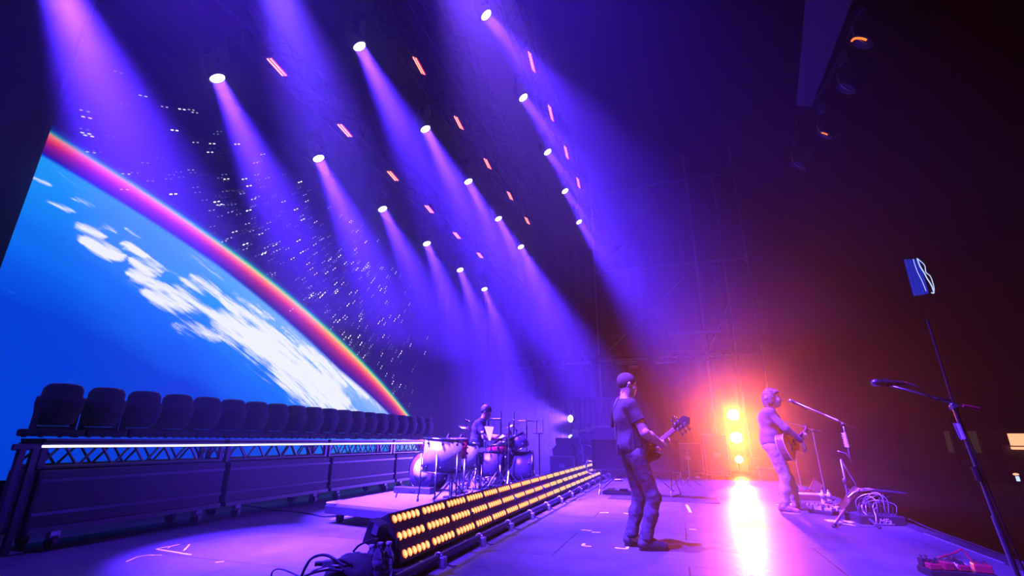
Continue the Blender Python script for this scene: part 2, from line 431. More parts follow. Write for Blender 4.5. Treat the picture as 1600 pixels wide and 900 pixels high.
# ------------------------------------------------------------------ overhead rig
def truss(name, a, b, size, label, group=None, mtl='matte', bays=None, r=0.024, cat='truss'):
    a, b = Vector(a), Vector(b); d = b - a; ln = d.length; R_ = frame_z(d); mx = Matrix.Translation(a) @ R_.to_4x4()
    t = thing(name, label, cat, a, 0, group)
    h = size / 2; cs = [(-h, -h), (h, -h), (h, h), (-h, h)]
    R4 = R_.to_4x4()
    for c in cs: MB().cyl(R4 @ Vector((*c, 0)), R4 @ Vector((*c, ln)), r, n=8).build('chord', M[mtl], t)
    n = bays or max(2, int(ln / (size * 1.1))); k = MB()
    for i in range(n):
        z0, z1 = ln * i / n, ln * (i + 1) / n
        for q in range(4):
            p, s = cs[q], cs[(q + 1) % 4]
            if i % 2: p, s = s, p
            k.cyl(R4 @ Vector((*p, z0)), R4 @ Vector((*s, z1)), r * 0.55, n=5, caps=False)
            if i == 0 or i == n - 1: k.cyl(R4 @ Vector((*p, z0 if i == 0 else z1)), R4 @ Vector((*s, z0 if i == 0 else z1)), r * 0.55, n=5, caps=False)
    k.build('lattice', M[mtl], t)
    return t
truss('lighting_truss', (-6.09, -1.5, 7.45), (-6.09, 19.8, 7.45), 0.42, 'dark lighting truss nearest the LED wall carrying white beams and red strips', 'overhead lighting trusses')
truss('lighting_truss', (-4.35, -1.5, 8.5), (-4.35, 19.8, 8.5), 0.42, 'dark lighting truss over the drum riser carrying the middle row of beams', 'overhead lighting trusses')
truss('lighting_truss', (-2.45, -1.5, 9.6), (-2.45, 19.8, 9.6), 0.42, 'dark lighting truss carrying the row of beams farthest from the LED wall', 'overhead lighting trusses')
truss('lighting_truss', (-3.5, 0.5, 8.45), (-3.5, 15.5, 8.45), 0.46, 'reddish lit truss without white beams, between the middle and outer beam rows', 'overhead lighting trusses', 'darkmetal', r=0.02)

M['lens_white'] = glow('beam_lens', (0.93, 0.92, 1.0), 5.0); M['lens_white'].cycles.emission_sampling = 'NONE'
_b = MB().box((0, 0, -0.09), (0.34, 0.26, 0.16), bev=0.03); _b.cyl((0, 0, 0.1), (0, 0, -0.02), 0.03)
base_o = _b.build('base', M['black'])
_y = MB(); _y.box((0, 0, -0.2), (0.36, 0.10, 0.05), bev=0.015)
for sx in (-1, 1): _y.box((sx * 0.175, 0, -0.36), (0.035, 0.10, 0.34), bev=0.012)
yoke_o = _y.build('yoke', M['black'])
head_o = MB().lathe([(0.0, -0.24), (0.07, -0.235), (0.115, -0.17), (0.135, -0.02), (0.14, 0.10), (0.128, 0.165), (0.118, 0.17), (0.112, 0.15)], 24).build('head', M['black'])
lens_o = MB().lathe([(0.0, 0.162), (0.06, 0.158), (0.108, 0.150)], 24).build('lens', M['lens_white'])
for o in (base_o, yoke_o, head_o, lens_o): COL.objects.unlink(o)

def aim_of(lamp, px, target, alpha):
    """beam direction: leaves the lamp alpha degrees off the line towards the stage front, falling the way the photo shows"""
    u = (EYE - lamp).normalized()
    q = ray(*target); n_ = u.cross(q.normalized()).normalized()
    t = n_.cross(u).normalized()
    if t.dot(q.normalized() - ray(*px).normalized()) < 0: t = -t
    return (u * math.cos(math.radians(alpha)) + t * math.sin(math.radians(alpha))).normalized()

def hung_spot(lamp, aim, ztruss, label, group, power, size=24, blend=0.75, lit=True, col=None):
    t = thing('moving_head_spot', label, 'stage light', (lamp.x, lamp.y, ztruss), 0, group)
    drop = ztruss - lamp.z
    yaw = math.atan2(aim.y, aim.x) - PI / 2
    def put(o, mx, parent=t):
        c = o.copy(); COL.objects.link(c); c.parent = parent; c.matrix_local = mx; return c
    hc = Vector((0, 0, -drop)) - aim * 0.16
    lift = Matrix.Translation((hc.x, hc.y, hc.z + 0.46)) @ Matrix.Rotation(yaw, 4, 'Z')
    put(base_o, lift); put(yoke_o, lift)
    h = put(head_o, Matrix.Translation(hc) @ frame_z(aim).to_4x4())
    put(lens_o, Matrix.Identity(4), h)
    MB().cyl((hc.x, hc.y, hc.z + 0.42), (0, 0, 0.02), 0.022, n=8).build('hanging_pipe', M['black'], t)
    if lit:
        ld = bpy.data.lights.new('beam', 'AREA'); ld.shape = 'DISK'; ld.size = 0.19; ld.spread = math.radians(size); ld.energy = power; ld.color = col or VIOLET
        lo = bpy.data.objects.new('beam', ld); COL.objects.link(lo); lo.parent = t
        lo.matrix_local = Matrix.Translation(Vector((0, 0, -drop)) + aim * 0.02) @ frame_z(-aim).to_4x4()
    return t
ROWS = [  # lamp pixel, beam runs towards pixel; X plane of the row, truss height
  ('row hung nearest the LED wall', -6.3, 7.24, [((340,123),(404,262)),((498,248),(556,372)),((598,327),(648,430)),((667,381),(702,470)),((719,422),(748,500)),((757,452),(783,525))]),
  ('middle row above the drums', -4.56, 8.29, [((562,73),(628,200)),((665,202),(715,300)),((732,284),(775,370)),((779,342),(818,420)),((814,386),(848,455))]),
  ('row farthest from the LED wall', -2.66, 9.39, [((760,24),(826,105)),((818,153),(880,235)),((856,238),(914,315)),((883,299),(936,372)),((905,347),(955,420))])]
for rn, X, zt, lamps in ROWS:
    P = []
    for i, (px, tg) in enumerate(lamps):
        lamp = at_x(*px, X); P.append(lamp)
        aim = aim_of(lamp, px, tg, 53)
        hung_spot(lamp, aim, zt, f'white beam light, {ORD[i]} from the front in the {rn}', 'hanging beam lights', W_RIG * (1.1 if i < 2 else 0.85) * (0.6 if X > -3 else 1.0))
        if i == 0: aim0 = aim
    step = (P[1] - P[0])
    for k in (1, 2):                       # the same row runs on over the viewer's head, out of frame
        lamp = P[0] - step * k
        aim, pw, cl, sz = aim0, W_RIG * (1.2 if k == 1 else 0.5), VIOLET, 24
        if k == 1 and X > -3: aim, cl, pw = (Vector((-0.45, 5.45, 1.3)) - lamp).normalized(), (0.17, 0.05, 1.0), W_RIG * 0.36; sz = 28
        if k == 1 and -5 < X < -4: aim, cl, pw = (Vector((-3.3, 6.6, 0.7)) - lamp).normalized(), (0.10, 0.035, 1.0), W_RIG * 0.95; sz = 28
        if k == 2:
            tg, pw, sz = ((-4.2, 4.2, 0), W_RIG * 0.12, 46) if X < -5 else ((-1.2, 4.6, 0), W_RIG * 0.35, 46) if X < -4 else ((1.9, 6.3, 0), W_RIG * 0.8, 40)
            aim = (Vector(tg) - lamp).normalized()
        hung_spot(lamp, aim, zt, f'beam light over the near stage, {ORD[k]} before the {rn}', 'hanging beam lights', pw, size=sz, col=cl)

def led_row_material():
    mt, nt, out = _nt('red_led_row'); N, L = nt.nodes.new, nt.links.new
    tc = N('ShaderNodeTexCoord'); sp = N('ShaderNodeSeparateXYZ'); L(tc.outputs['Generated'], sp.inputs[0])
    rp = N('ShaderNodeValToRGB'); L(sp.outputs['X'], rp.inputs[0]); cr = rp.color_ramp
    cr.elements[0].position = 0.12; cr.elements[0].color = (1.0, 0.015, 0.03, 1); cr.elements[1].position = 0.88; cr.elements[1].color = (1.0, 0.015, 0.03, 1)
    for p in (0.36, 0.64):
        k = cr.elements.new(p); k.color = (1.0, 0.50, 0.30, 1)
    e = N('ShaderNodeEmission'); L(rp.outputs[0], e.inputs[0]); e.inputs[1].default_value = 3.2; L(e.outputs[0], out.inputs[0])
    return mt
M['red_led'] = led_row_material()
def strip(p, length, label, roll, zt):
    t = thing('red_strip_light', label, 'strip light', p, 0, 'red strip lights')
    t.rotation_euler = (math.radians(-6), math.radians(roll), 0)
    MB().box((0, 0, 0.05), (0.17, length + 0.05, 0.09), bev=0.015).build('housing', M['black'], t)
    for sx in (-1, 1): MB().box((sx * 0.036, 0, -0.002), (0.048, length, 0.014)).build('led_row', M['red_led'], t)
    up_ = t.rotation_euler.to_matrix().inverted() @ Vector((0, 0, zt - Vector(p).z + 0.02))
    MB().cyl(up_ * 0.05, up_, 0.02, n=8).build('hanging_pipe', M['black'], t)
for rn, s_, X, zt_, pts in (('between the wall row and the middle row', 0.36, -5.88, 7.24, [(433,105),(539,204),(614,275),(671,327),(714,368),(750,399)]),
                   ('between the middle and outer rows', 0.40, -4.14, 8.29, [(655,103),(717,192),(762,256),(797,306),(824,345)]),
                   ('beyond the outermost beam row', 0.5, -2.24, 9.39, [(831,97),(861,177),(885,238),(904,286)])):
    for i, px in enumerate(pts):
        strip(at_x(*px, X), s_, f'red strip light {rn}, {ORD[i]} from the front', 58 if X > -3 else (36 if X > -5 else 14), zt_)

# ------------------------------------------------------------------ floor truss with the row of moving heads
TX = -6.0
hd = [(0.0, 0.0), (0.105, 0.0), (0.135, 0.03), (0.165, 0.13), (0.178, 0.22), (0.172, 0.28), (0.150, 0.285), (0.147, 0.36), (0.12, 0.405), (0.0, 0.41)]
def head_mesh():
    b = MB(); vs = []; fs = []; n = 28
    for r, z in hd:
        for k in range(n):
            a = 2 * PI * k / n; c, s = math.cos(a), math.sin(a)
            q = (abs(c) ** 3.2 + abs(s) ** 3.2) ** (-1 / 3.2)       # squared-off barrel
            vs.append((r * q * c * 0.92, r * q * s, z))
    for i in range(len(hd) - 1):
        for k in range(n): fs.append((i * n + k, i * n + (k + 1) % n, (i + 1) * n + (k + 1) % n, (i + 1) * n + k))
    return b.add(vs, fs, True)
def upright_head():
    t = thing('moving_head_wash', 'x', 'moving head', (0, 0, 0), 0, 'moving heads on the floor truss')
    b = MB().box((0, 0, 0.045), (0.36, 0.40, 0.07), bev=0.02)
    for sx in (-1, 1):
        for sy in (-1, 1): b.cyl((sx * 0.13, sy * 0.15, 0.0), (sx * 0.13, sy * 0.15, 0.012), 0.02, n=8)
    b.build('base', M['drape'], t)
    y = MB().box((0, 0, 0.095), (0.16, 0.30, 0.03), bev=0.01)
    for sy in (-1, 1): y.box((0, sy * 0.168, 0.20), (0.10, 0.018, 0.24), bev=0.008)
    y.build('yoke', M['drape'], t)
    h = head_mesh().build('head', M['drape'], t); h.location = (0, 0, 0.115)
    l = MB().lathe([(0.0, 0.405), (0.118, 0.403), (0.112, 0.414), (0.0, 0.418)], 24).build('lens', M['darkmetal'], h)
    f = MB()
    for zz in (0.10, 0.13, 0.16): f.box((0.158, 0, zz), (0.02, 0.16, 0.012))
    f.build('vents', M['drape'], h)
    return t
uh = upright_head(); n_heads = 20
for i in range(n_heads):
    y = 3.25 + 0.413 * i
    lab = f'dark moving head standing on the floor truss before the screen, {ORD[i]} from the near end'
    if i == 0: uh.location = (TX, y, 1.012); uh['label'] = lab
    else: dup(uh, (TX, y, 1.012), None, lab)

secs = [(3.12, 5.12), (5.2, 7.2), (7.28, 9.28), (9.36, 11.6)]
for i, (a, b_) in enumerate(secs):
    t = thing('truss_cart', f'floor truss cart under the moving heads, {ORD[i]} from the near end, on dark casters', 'truss cart', (TX, (a + b_) / 2, 0), 0, 'truss carts before the screen')
    L_ = b_ - a; h = L_ / 2
    for sx in (-0.17, 0.17):
        for z in (0.735, 0.955): MB().cyl((sx, -h, z), (sx, h, z), 0.026, n=10).build('chord', M['darkmetal'], t)
    k = MB(); nb = 6
    for sx in (-0.17, 0.17):
        for q in range(nb):
            y0, y1 = -h + L_ * q / nb, -h + L_ * (q + 1) / nb
            k.cyl((sx, y0, 0.735), (sx, (y0 + y1) / 2, 0.955), 0.013, n=6); k.cyl((sx, (y0 + y1) / 2, 0.955), (sx, y1, 0.735), 0.013, n=6)
    for sy in (-h, h):
        for sx in (-0.17, 0.17): k.box((sx, sy * 0.985, 0.845), (0.05, 0.05, 0.24))
    for z in (0.735, 0.955): k.box((0, 0, z), (0.34, 0.03, 0.03)); k.box((0, h * 0.985, z), (0.34, 0.03, 0.03)); k.box((0, -h * 0.985, z), (0.34, 0.03, 0.03))
    k.build('lattice', M['darkmetal'], t)
    MB().box((0, 0, 0.99), (0.40, L_, 0.022)).build('top_board', M['black'], t)
    c = MB().box((0.02, 0, 0.46), (0.52, L_, 0.50), bev=0.01)
    c.build('cart_body', M['matte'], t)
    rl = MB()
    for z in (0.62, 0.33): rl.box((0.285, 0, z), (0.02, L_, 0.03))
    rl.build('side_rail', M['darkmetal'], t)
    MB().box((0.02, 0, 0.19), (0.60, L_, 0.05)).build('deck', M['black'], t)
    for sx in (-0.2, 0.24):
        for sy in (-h + 0.25, h - 0.25):
            w = MB().cyl((sx, sy - 0.025, 0.065), (sx, sy + 0.025, 0.065), 0.065, n=18)
            cs_ = w.build('caster', M['rubber'], t)
            MB().box((sx, sy, 0.125), (0.07, 0.08, 0.08)).build('fork', M['steel'], cs_)
M['led_tape'] = glow('led_tape', (0.62, 0.58, 1.0), 3.0)
t = thing('led_strip', 'thin glowing white led line running along the truss carts', 'led strip', (TX + 0.2, 3.1, 0.93))
MB().tube([(0, 0, 0), (0, 1.3, -0.004), (0, 3.0, -0.002), (0, 8.3, 0.004)], 0.011, 8).build('light_line', M['led_tape'], t)
MB().box((-0.014, 4.15, 0.0), (0.012, 8.35, 0.04)).build('backing', M['black'], t)
t = thing('end_bracket', 'dark bracket leaning at the near end of the truss carts', 'bracket', (TX, 3.0, 0))
MB().cyl((0.2, -0.12, 0.925), (0.2, 0.08, 0.925), 0.03).build('top_bar', M['black'], t)
for q in (0, 0.1): MB().box((0.2, -0.05 + q, 0.46), (0.05, 0.05, 0.90)).build('post', M['black'], t)

# ------------------------------------------------------------------ amber blinder bank
def lamp_material():
    mt, nt, out = _nt('amber_lamp'); N, L = nt.nodes.new, nt.links.new
    e = N('ShaderNodeEmission'); tc = N('ShaderNodeTexCoord'); ln = N('ShaderNodeVectorMath'); ln.operation = 'LENGTH'
    L(tc.outputs['Object'], ln.inputs[0]); rp = N('ShaderNodeValToRGB'); dv = N('ShaderNodeMath'); dv.operation = 'DIVIDE'
    L(ln.outputs['Value'], dv.inputs[0]); dv.inputs[1].default_value = 0.034; L(dv.outputs[0], rp.inputs[0])
    cr = rp.color_ramp; cr.elements[0].position = 0; cr.elements[0].color = (0.75, 0.30, 0.03, 1); cr.elements[1].position = 1.0; cr.elements[1].color = (1.0, 0.10, 0.0, 1)
    for p, c in ((0.22, (0.55, 0.20, 0.02)), (0.34, (1, 0.72, 0.34)), (0.72, (1, 0.62, 0.22))):
        k = cr.elements.new(p); k.color = (*c, 1)
    L(rp.outputs[0], e.inputs[0]); e.inputs[1].default_value = 1.4; L(e.outputs[0], out.inputs[0])
    return mt
M['amber'] = lamp_material()
M['blind_face'] = mat('blinder_face', (0.07, 0.014, 0.016), 0.3, 0, 0.25, 30)  # reddened base colour holds the amber lamps' glow on the plate
PT, PB = Vector((-2.32, 0, 0.435)), Vector((-2.15, 0, 0.085))
pz = (PT - PB).normalized(); pn = Vector((pz.z, 0, -pz.x)); ph = (PT - PB).length
UW, NU, Y0 = 0.512, 21, 3.72
mx = Matrix((( 0, pz.x, pn.x), (1, 0, 0), (0, pz.z, pn.z))).to_4x4()      # local x along stage, y up the panel, z out of it
MX = Matrix.Translation(PB) @ mx
lamp_me = MB().lathe([(0.034, 0.0), (0.030, 0.007), (0.015, 0.010), (0.0, 0.011)], 16).build('lamp', M['amber']); COL.objects.unlink(lamp_me)
row_b = MB()
for q in range(6): row_b.lathe([(0.034, 0.0), (0.030, 0.007), (0.015, 0.010), (0.0, 0.011)], 12, Matrix.Translation(((q - 2.5) * 0.072, 0, 0)))
M['amber_flat'] = glow('amber_row', (1, 0.56, 0.20), 1.3)
row_me = row_b.build('lamp_row', M['amber_flat']); COL.objects.unlink(row_me)
hous = MB(); hous.box((UW / 2, ph / 2, -0.07), (UW - 0.008, ph, 0.14), bev=0.008)
hous.box((UW / 2, ph * 0.55, -0.19), (UW - 0.05, ph * 0.62, 0.12), bev=0.01)
hous_o = hous.build('housing', M['black']); COL.objects.unlink(hous_o)
face = MB()
for q in range(3): face.box((UW / 2, ph * (q * 2 + 1) / 6, 0.001), (UW - 0.02, ph / 3 - 0.012, 0.006))
face_o = face.build('front_plate', M['blind_face']); COL.objects.unlink(face_o)
for i in range(NU):
    t = thing('amber_blinder', f'amber blinder panel with three rows of lamps, {ORD[i]} from the near end of the bank', 'blinder light', (0, Y0 + i * UW, 0), 0, 'amber blinder panels')
    for src in (hous_o, face_o):
        c = src.copy(); COL.objects.link(c); c.parent = t; c.matrix_local = MX
    for q in range(3):
        v = ph * (0.145 + 0.355 * q)
        if i < 10:
            for p in range(6):
                c = lamp_me.copy(); COL.objects.link(c); c.parent = t; c.matrix_local = MX @ Matrix.Translation((UW / 2 + (p - 2.5) * 0.076, v, 0.004))
        else:
            c = row_me.copy(); COL.objects.link(c); c.parent = t; c.matrix_local = MX @ Matrix.Translation((UW / 2, v, 0.004))
# ------------------------------------------------------------------ side light stacks facing across the stage
def light_on(parent, kind, pos, aim, power, col, size=60, blend=0.6, rad=0.09):
    ld = bpy.data.lights.new('lamp_light', kind); ld.energy = power; ld.color = col; ld.shadow_soft_size = rad
    if kind == 'SPOT': ld.spot_size = math.radians(size); ld.spot_blend = blend
    lo = bpy.data.objects.new('lamp_light', ld); COL.objects.link(lo); lo.parent = parent
    lo.matrix_local = Matrix.Translation(pos) @ frame_z(-Vector(aim)).to_4x4()
def side_stack(X, Y, zs, lens, col, power, aim, label, lab_pole, size, blend):
    st = thing('lighting_stand', lab_pole, 'lighting stand', (X, Y + 0.22, 0))
    MB().cyl((0, 0, 0.03), (0, 0, zs[0] + 0.3), 0.024).build('pole', M['darkmetal'], st)
    MB().box((0, 0, 0.015), (0.6, 0.6, 0.03), bev=0.008).build('base_plate', M['black'], st)
    for i, z in enumerate(zs):
        t = thing('side_light', label[i], 'stage light', (X, Y, z))
        a = Vector(aim).normalized(); R4 = frame_z(a).to_4x4()
        g_ = 1.5 if col[0] > 0.5 and i < 2 else 1.0  # upper orange lamps enlarged, their bloom is put into the lens size
        MB().lathe([(r_ * g_, z_) for r_, z_ in ((0.0, -0.17), (0.10, -0.16), (0.135, -0.08), (0.14, 0.0), (0.125, 0.01), (0.12, -0.01))], 24, R4).build('housing', M['black'], t)
        MB().lathe([(0.0, 0.004), (0.118 * g_, -0.004)], 24, R4).build('lens', lens, t)
        MB().cyl((0, 0.08, 0), (0, 0.205, 0), 0.018).build('clamp', M['steel'], t)
        light_on(t, 'SPOT', a * 0.06, a, power[i], col, size, blend)
M['lens_orange'] = glow('orange_lens', (1.0, 0.72, 0.34), 14.0); M['lens_orange'].cycles.emission_sampling = 'NONE'
M['lens_blue'] = glow('blue_lens', (0.86, 0.84, 1.0), 4.0); M['lens_blue'].cycles.emission_sampling = 'NONE'
toE = EYE - Vector((1.9, 18.2, 1.2))
side_stack(1.9, 18.2, (1.89, 1.14, 0.45), M['lens_orange'], (1.0, 0.11, 0.004), (W_ORANGE * 1.25, W_ORANGE, W_ORANGE * 0.25), (-0.085, -1, -0.07),
           ['blazing orange side light, topmost on the far stand behind the singer', 'blazing orange side light, middle one of the stand behind the singer', 'small orange side light lowest on the stand behind the singer'],
           'dark stand holding three orange side lights beyond the singer', 21, 0.6)
side_stack(-3.34, 16.2, (1.71, 1.08, 0.48), M['lens_blue'], (0.16, 0.05, 1.0), (W_SIDE_BLUE * 1.4, W_SIDE_BLUE, W_SIDE_BLUE * 0.7), (-0.55, -1, -0.02),
           ['white blue side light, topmost on the stand beyond the drums', 'white blue side light in the middle of the stand beyond the drums', 'white blue side light lowest on the stand beyond the drums'],
           'dark stand holding three white blue side lights beyond the drums', 50, 0.7)

# ------------------------------------------------------------------ far scaffold, roof steel
def tube_thing(name, label, cat, a, b, r, mtl, group=None):
    o = MB().cyl((0, 0, 0), Vector(b) - Vector(a), r, n=10).build(name, M[mtl]); o.location = a
    return tag(o, label, cat, group)
M['galv'] = mat('galvanised', (0.45, 0.44, 0.46), 0.5, 0.3, 0.15, 30)
t = thing('scaffold_tower', 'tall grey scaffold of posts and ledgers rising behind the far wing', 'scaffold', (0, 19.6, 0))
for x0, z1, r in ((-2.75, 13.2, 0.05), (1.4, 13.2, 0.06), (3.3, 13.2, 0.05), (2.45, 13.2, 0.035)):
    MB().cyl((x0, 0, 0), (x0, 0, z1), r, n=10).build('post', M['galv'], t)
for z in (4.15, 8.0, 11.9): MB().cyl((-2.75, 0, z), (3.3, 0, z), 0.05, n=10).build('ledger', M['galv'], t)
for (x0, z0, x1, z1) in ((-2.75, 8.0, 1.4, 11.9), (1.4, 4.15, 3.3, 8.0), (1.4, 11.9, 3.3, 8.0), (-2.75, 4.2, 1.4, 7.9)):
    MB().cyl((x0, 0.06, z0), (x1, 0.06, z1), 0.02, n=8).build('brace', M['galv'], t)
truss('wing_truss', (-7.4, 19.44, 4.15), (2.2, 19.44, 4.15), 0.36, 'horizontal truss hung across the far wing above the bassist', None, 'darkmetal')
for i, (px, w) in enumerate((((1085, 520), 2.0), ((978, 567), 0.85), ((905, 568), 1.0), ((1040, 566), 0.8), ((880, 575), 0.35), ((990, 573), 0.35))):
    p = at_y(*px, 19.52 if i == 0 else 19.3)
    t = thing('batten_light', ['long pale batten under the far scaffold ledger', 'pale batten on the wing truss, above the bassist', 'pale batten on the wing truss, towards the drums', 'pale batten on the wing truss, beside the orange glow',
              'small pale box below the wing truss, towards the drums', 'small pale box below the wing truss, over the bassist'][i], 'batten', p)
    MB().box((0, 0, 0), (w, 0.10, 0.11), bev=0.01).build('body', M['galv'], t)
    for s in (-0.4, 0.4): MB().cyl((w * s, 0, 0.05), (w * s, 0.0, (3.98 if i else 8.0) - p.z), 0.012, n=6).build('hanger', M['darkmetal'], t)
# roof girder over the front of the stage and old follow lamps hung from it
M['girder'] = mat('painted_girder', (0.16, 0.12, 0.15), 0.6, 0, 0.15, 20)
c4 = [at_z(1262, -25, 6.6), at_z(1342, -25, 6.6), at_z(1268, 166, 6.6), at_z(1245, 166, 6.6)]
t = thing('roof_girder', 'pale roof girder slanting over the stage front', 'girder', c4[3])
b = MB(); vs = [p - c4[3] for p in c4] + [p - c4[3] + Vector((0, 0, 0.05)) for p in c4]
b.add(vs, [(3, 2, 1, 0), (4, 5, 6, 7), (0, 1, 5, 4), (1, 2, 6, 5), (2, 3, 7, 6), (3, 0, 4, 7)]); b.build('flange', M['girder'], t)
b = MB(); md = [(c4[0] + c4[1]) / 2 - c4[3], (c4[2] + c4[3]) / 2 - c4[3]]
b.box(((md[0] + md[1]) / 2 + Vector((0, 0, 0.25))), (0.03, (md[0] - md[1]).length, 0.4), Matrix.Rotation(math.atan2((md[0] - md[1]).y, (md[0] - md[1]).x) - PI / 2, 3, 'Z')); b.build('web', M['girder'], t)
FL = []
M['ember'] = glow('ember', (1.0, 0.16, 0.02), 2.2)  # glowing colour stands in for the orange light reflected by the lamps
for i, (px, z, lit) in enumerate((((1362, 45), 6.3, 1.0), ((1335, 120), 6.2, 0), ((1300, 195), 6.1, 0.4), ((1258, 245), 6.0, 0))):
    p = at_z(*px, z)
    t = thing('front_lamp', ['black lamp at the roof corner with a burning orange rim', 'black hanging lamp with hoop yoke, second from the roof corner', 'black hanging lamp showing a small orange spark', 'black hanging lamp at the far end of the roof cluster'][i], 'stage light', p, 0.4, 'lamps hung under the roof girder')
    ax = frame_z((-0.45, 0.5, -0.75)).to_4x4()
    MB().lathe([(0.0, -0.26), (0.10, -0.25), (0.135, -0.1), (0.145, 0.16), (0.15, 0.2), (0.138, 0.2), (0.13, 0.05), (0.0, 0.02)], 22, ax).build('barrel', M['black'], t)
    MB().torus((0, 0, 0.02), 0.23, 0.012, (0.2, 0.95, 0.2), 26, 8).build('yoke', M['steel'], t)
    FL.append(p.copy()); MB().cyl((0, 0, 0.2), (0, 0, 6.82 - p.z), 0.02).build('clamp', M['darkmetal'], t)
    MB().box((0, 0, 0.34), (0.26, 0.2, 0.18), bev=0.02).build('ballast', M['black'], t)
    if lit:  # lit sets how much painted reflection the rim gets
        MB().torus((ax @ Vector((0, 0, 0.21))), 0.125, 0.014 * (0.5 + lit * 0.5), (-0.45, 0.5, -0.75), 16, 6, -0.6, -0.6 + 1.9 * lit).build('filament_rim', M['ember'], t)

t = thing('lamp_bar', 'dark pipe under the roof from which the front lamps hang', 'pipe', (0, 0, 0))
MB().tube([FL[0] + (FL[0] - FL[1]) * 0.4] [:0] + [Vector((q.x, q.y, 6.82)) for q in FL], 0.026).build('pipe', M['darkmetal'], t)
for q in FL[:2]: MB().cyl((q.x, q.y, 6.82), (c4[1].x * 0.5 + c4[2].x * 0.5 - 0.1, q.y, 6.66), 0.02).build('outrigger', M['darkmetal'], t)

# ------------------------------------------------------------------ backline beyond the drums
M['foil'] = mat('crinkled_foil', (0.45, 0.43, 0.48), 0.32, 0.6, 0.5, 5, 0.6, stretch=(3, 3, 0.25))
cu = drape('crinkled_backdrop', (-5.3, 18.9, 0.0), (-1.9, 18.9, 0.0), 2.6, 17, 0.03, M['foil'])
tag(cu, 'crinkled shiny curtain hung low behind the backline gear', 'curtain')
M['case'] = mat('case_laminate', (0.020, 0.018, 0.024), 0.4, 0, 0.3, 25)
def flight_case(name, label, cat, p, d, rotz=0.0, group=None, casters=True, handle=True, edge='alu'):
    t = thing(name, label, cat, p, rotz, group); x, y, z = d; z0 = 0.11 if casters else 0.0
    MB().box((0, 0, z0 + (z - z0) / 2), (x, y, z - z0), bev=0.012).build('body', M['case'], t)
    e = MB(); w = 0.022
    for sx in (-1, 1):
        for sy in (-1, 1): e.box((sx * x / 2, sy * y / 2, z0 + (z - z0) / 2), (w, w, z - z0))
        for q in (z0, z): e.box((sx * x / 2, 0, q), (w, y, w))
    for sy in (-1, 1):
        for q in (z0, z): e.box((0, sy * y / 2, q), (x, w, w))
    e.build('edging', M[edge], t)
    if handle: MB().box((0, -y / 2 - 0.006, z0 + (z - z0) * 0.5), (0.16, 0.012, 0.11), bev=0.004).build('handle', M['steel'], t)
    if casters:
        for sx in (-1, 1):
            for sy in (-1, 1):
                MB().cyl((sx * (x / 2 - 0.08) - 0.02, sy * (y / 2 - 0.08), 0.05), (sx * (x / 2 - 0.08) + 0.02, sy * (y / 2 - 0.08), 0.05), 0.05, n=14).build('caster', M['rubber'], t)
    return t
flight_case('flight_case', 'low dark flight case below the wedge speaker beyond the drums', 'flight case', (-3.05, 13.75, 0), (0.68, 0.55, 0.60))
t = thing('wedge_speaker', 'dark angular wedge speaker lying on the low flight case', 'speaker', (-3.02, 13.75, 0.60))
MB().prism([(-0.28, 0), (0.24, 0), (0.30, 0.16), (0.20, 0.33), (-0.16, 0.33), (-0.31, 0.18)], 0.46, Matrix.Translation((0, 0.23, 0.0)) @ Matrix.Rotation(PI / 2, 4, 'X')).build('cabinet', M['black'], t, True)
MB().box((0.0, -0.235, 0.17), (0.36, 0.012, 0.2), bev=0.004).build('grille', M['darkmetal'], t)
tag(flight_case('amplifier', 'dark amplifier head lying on top of the wedge speaker', 'amplifier', (-3.0, 13.75, 0.932), (0.46, 0.34, 0.14), casters=False, handle=False, edge='black'), None)
rk = flight_case('equipment_rack', 'tall dark equipment rack with glinting units beside the blue side lights', 'equipment rack', (-2.85, 15.6, 0), (0.62, 0.6, 1.12))
for q in range(5): MB().box((0, -0.312, 0.25 + q * 0.165), (0.5, 0.02, 0.135), bev=0.004).build('rack_unit', M['darkmetal'] if q % 2 else M['black'], rk)
for q in range(6): MB().cyl((-0.18 + q * 0.07, -0.32, 0.58), (-0.18 + q * 0.07, -0.34, 0.58), 0.013, n=8).build('knob', M['chrome'], rk)
t = thing('monitor_screen', 'small pale screens standing on the equipment rack', 'screen', (-2.95, 15.5, 1.12))
for q in (0, 1): MB().box((-0.1 + q * 0.26, -0.05, 0.13), (0.2, 0.03, 0.22 - 0.05 * q), bev=0.006).build('panel', M['white'], t)
MB().box((0.02, 0.03, 0.012), (0.5, 0.18, 0.024), bev=0.006).build('stand', M['black'], t)
t = thing('speaker_cabinet', 'tall dark speaker cabinet with pale top edge standing behind the bassist', 'speaker', (-2.1, 15.4, 0))
MB().box((0, 0, 0.72), (0.70, 0.5, 1.44), bev=0.02).build('cabinet', M['case'], t)
MB().box((0, -0.255, 0.74), (0.6, 0.02, 1.25), bev=0.01).build('grille', M['matte'], t)
e = MB(); e.box((0, -0.26, 1.425), (0.68, 0.025, 0.03)); e.box((0.335, -0.26, 1.05), (0.03, 0.025, 0.76)); e.build('piping', M['white'], t)
MB().box((-0.05, -0.27, 0.98), (0.2, 0.01, 0.12)).build('badge', M['alu'], t)
for q, (dx, nm) in enumerate(((0.60, 'dark amplifier stack'),)):
    t = flight_case('amplifier_stack', 'dark amplifier stack with glinting corners right behind the bassist', 'amplifier', (-1.35, 15.6, 0), (0.66, 0.5, 1.25), edge='darkmetal')
    MB().box((0, -0.26, 1.1), (0.56, 0.02, 0.18), bev=0.005).build('control_panel', M['steel'], t)
    for k in range(5): MB().cyl((-0.2 + k * 0.1, -0.27, 1.1), (-0.2 + k * 0.1, -0.295, 1.1), 0.015, n=8).build('knob', M['chrome'], t)
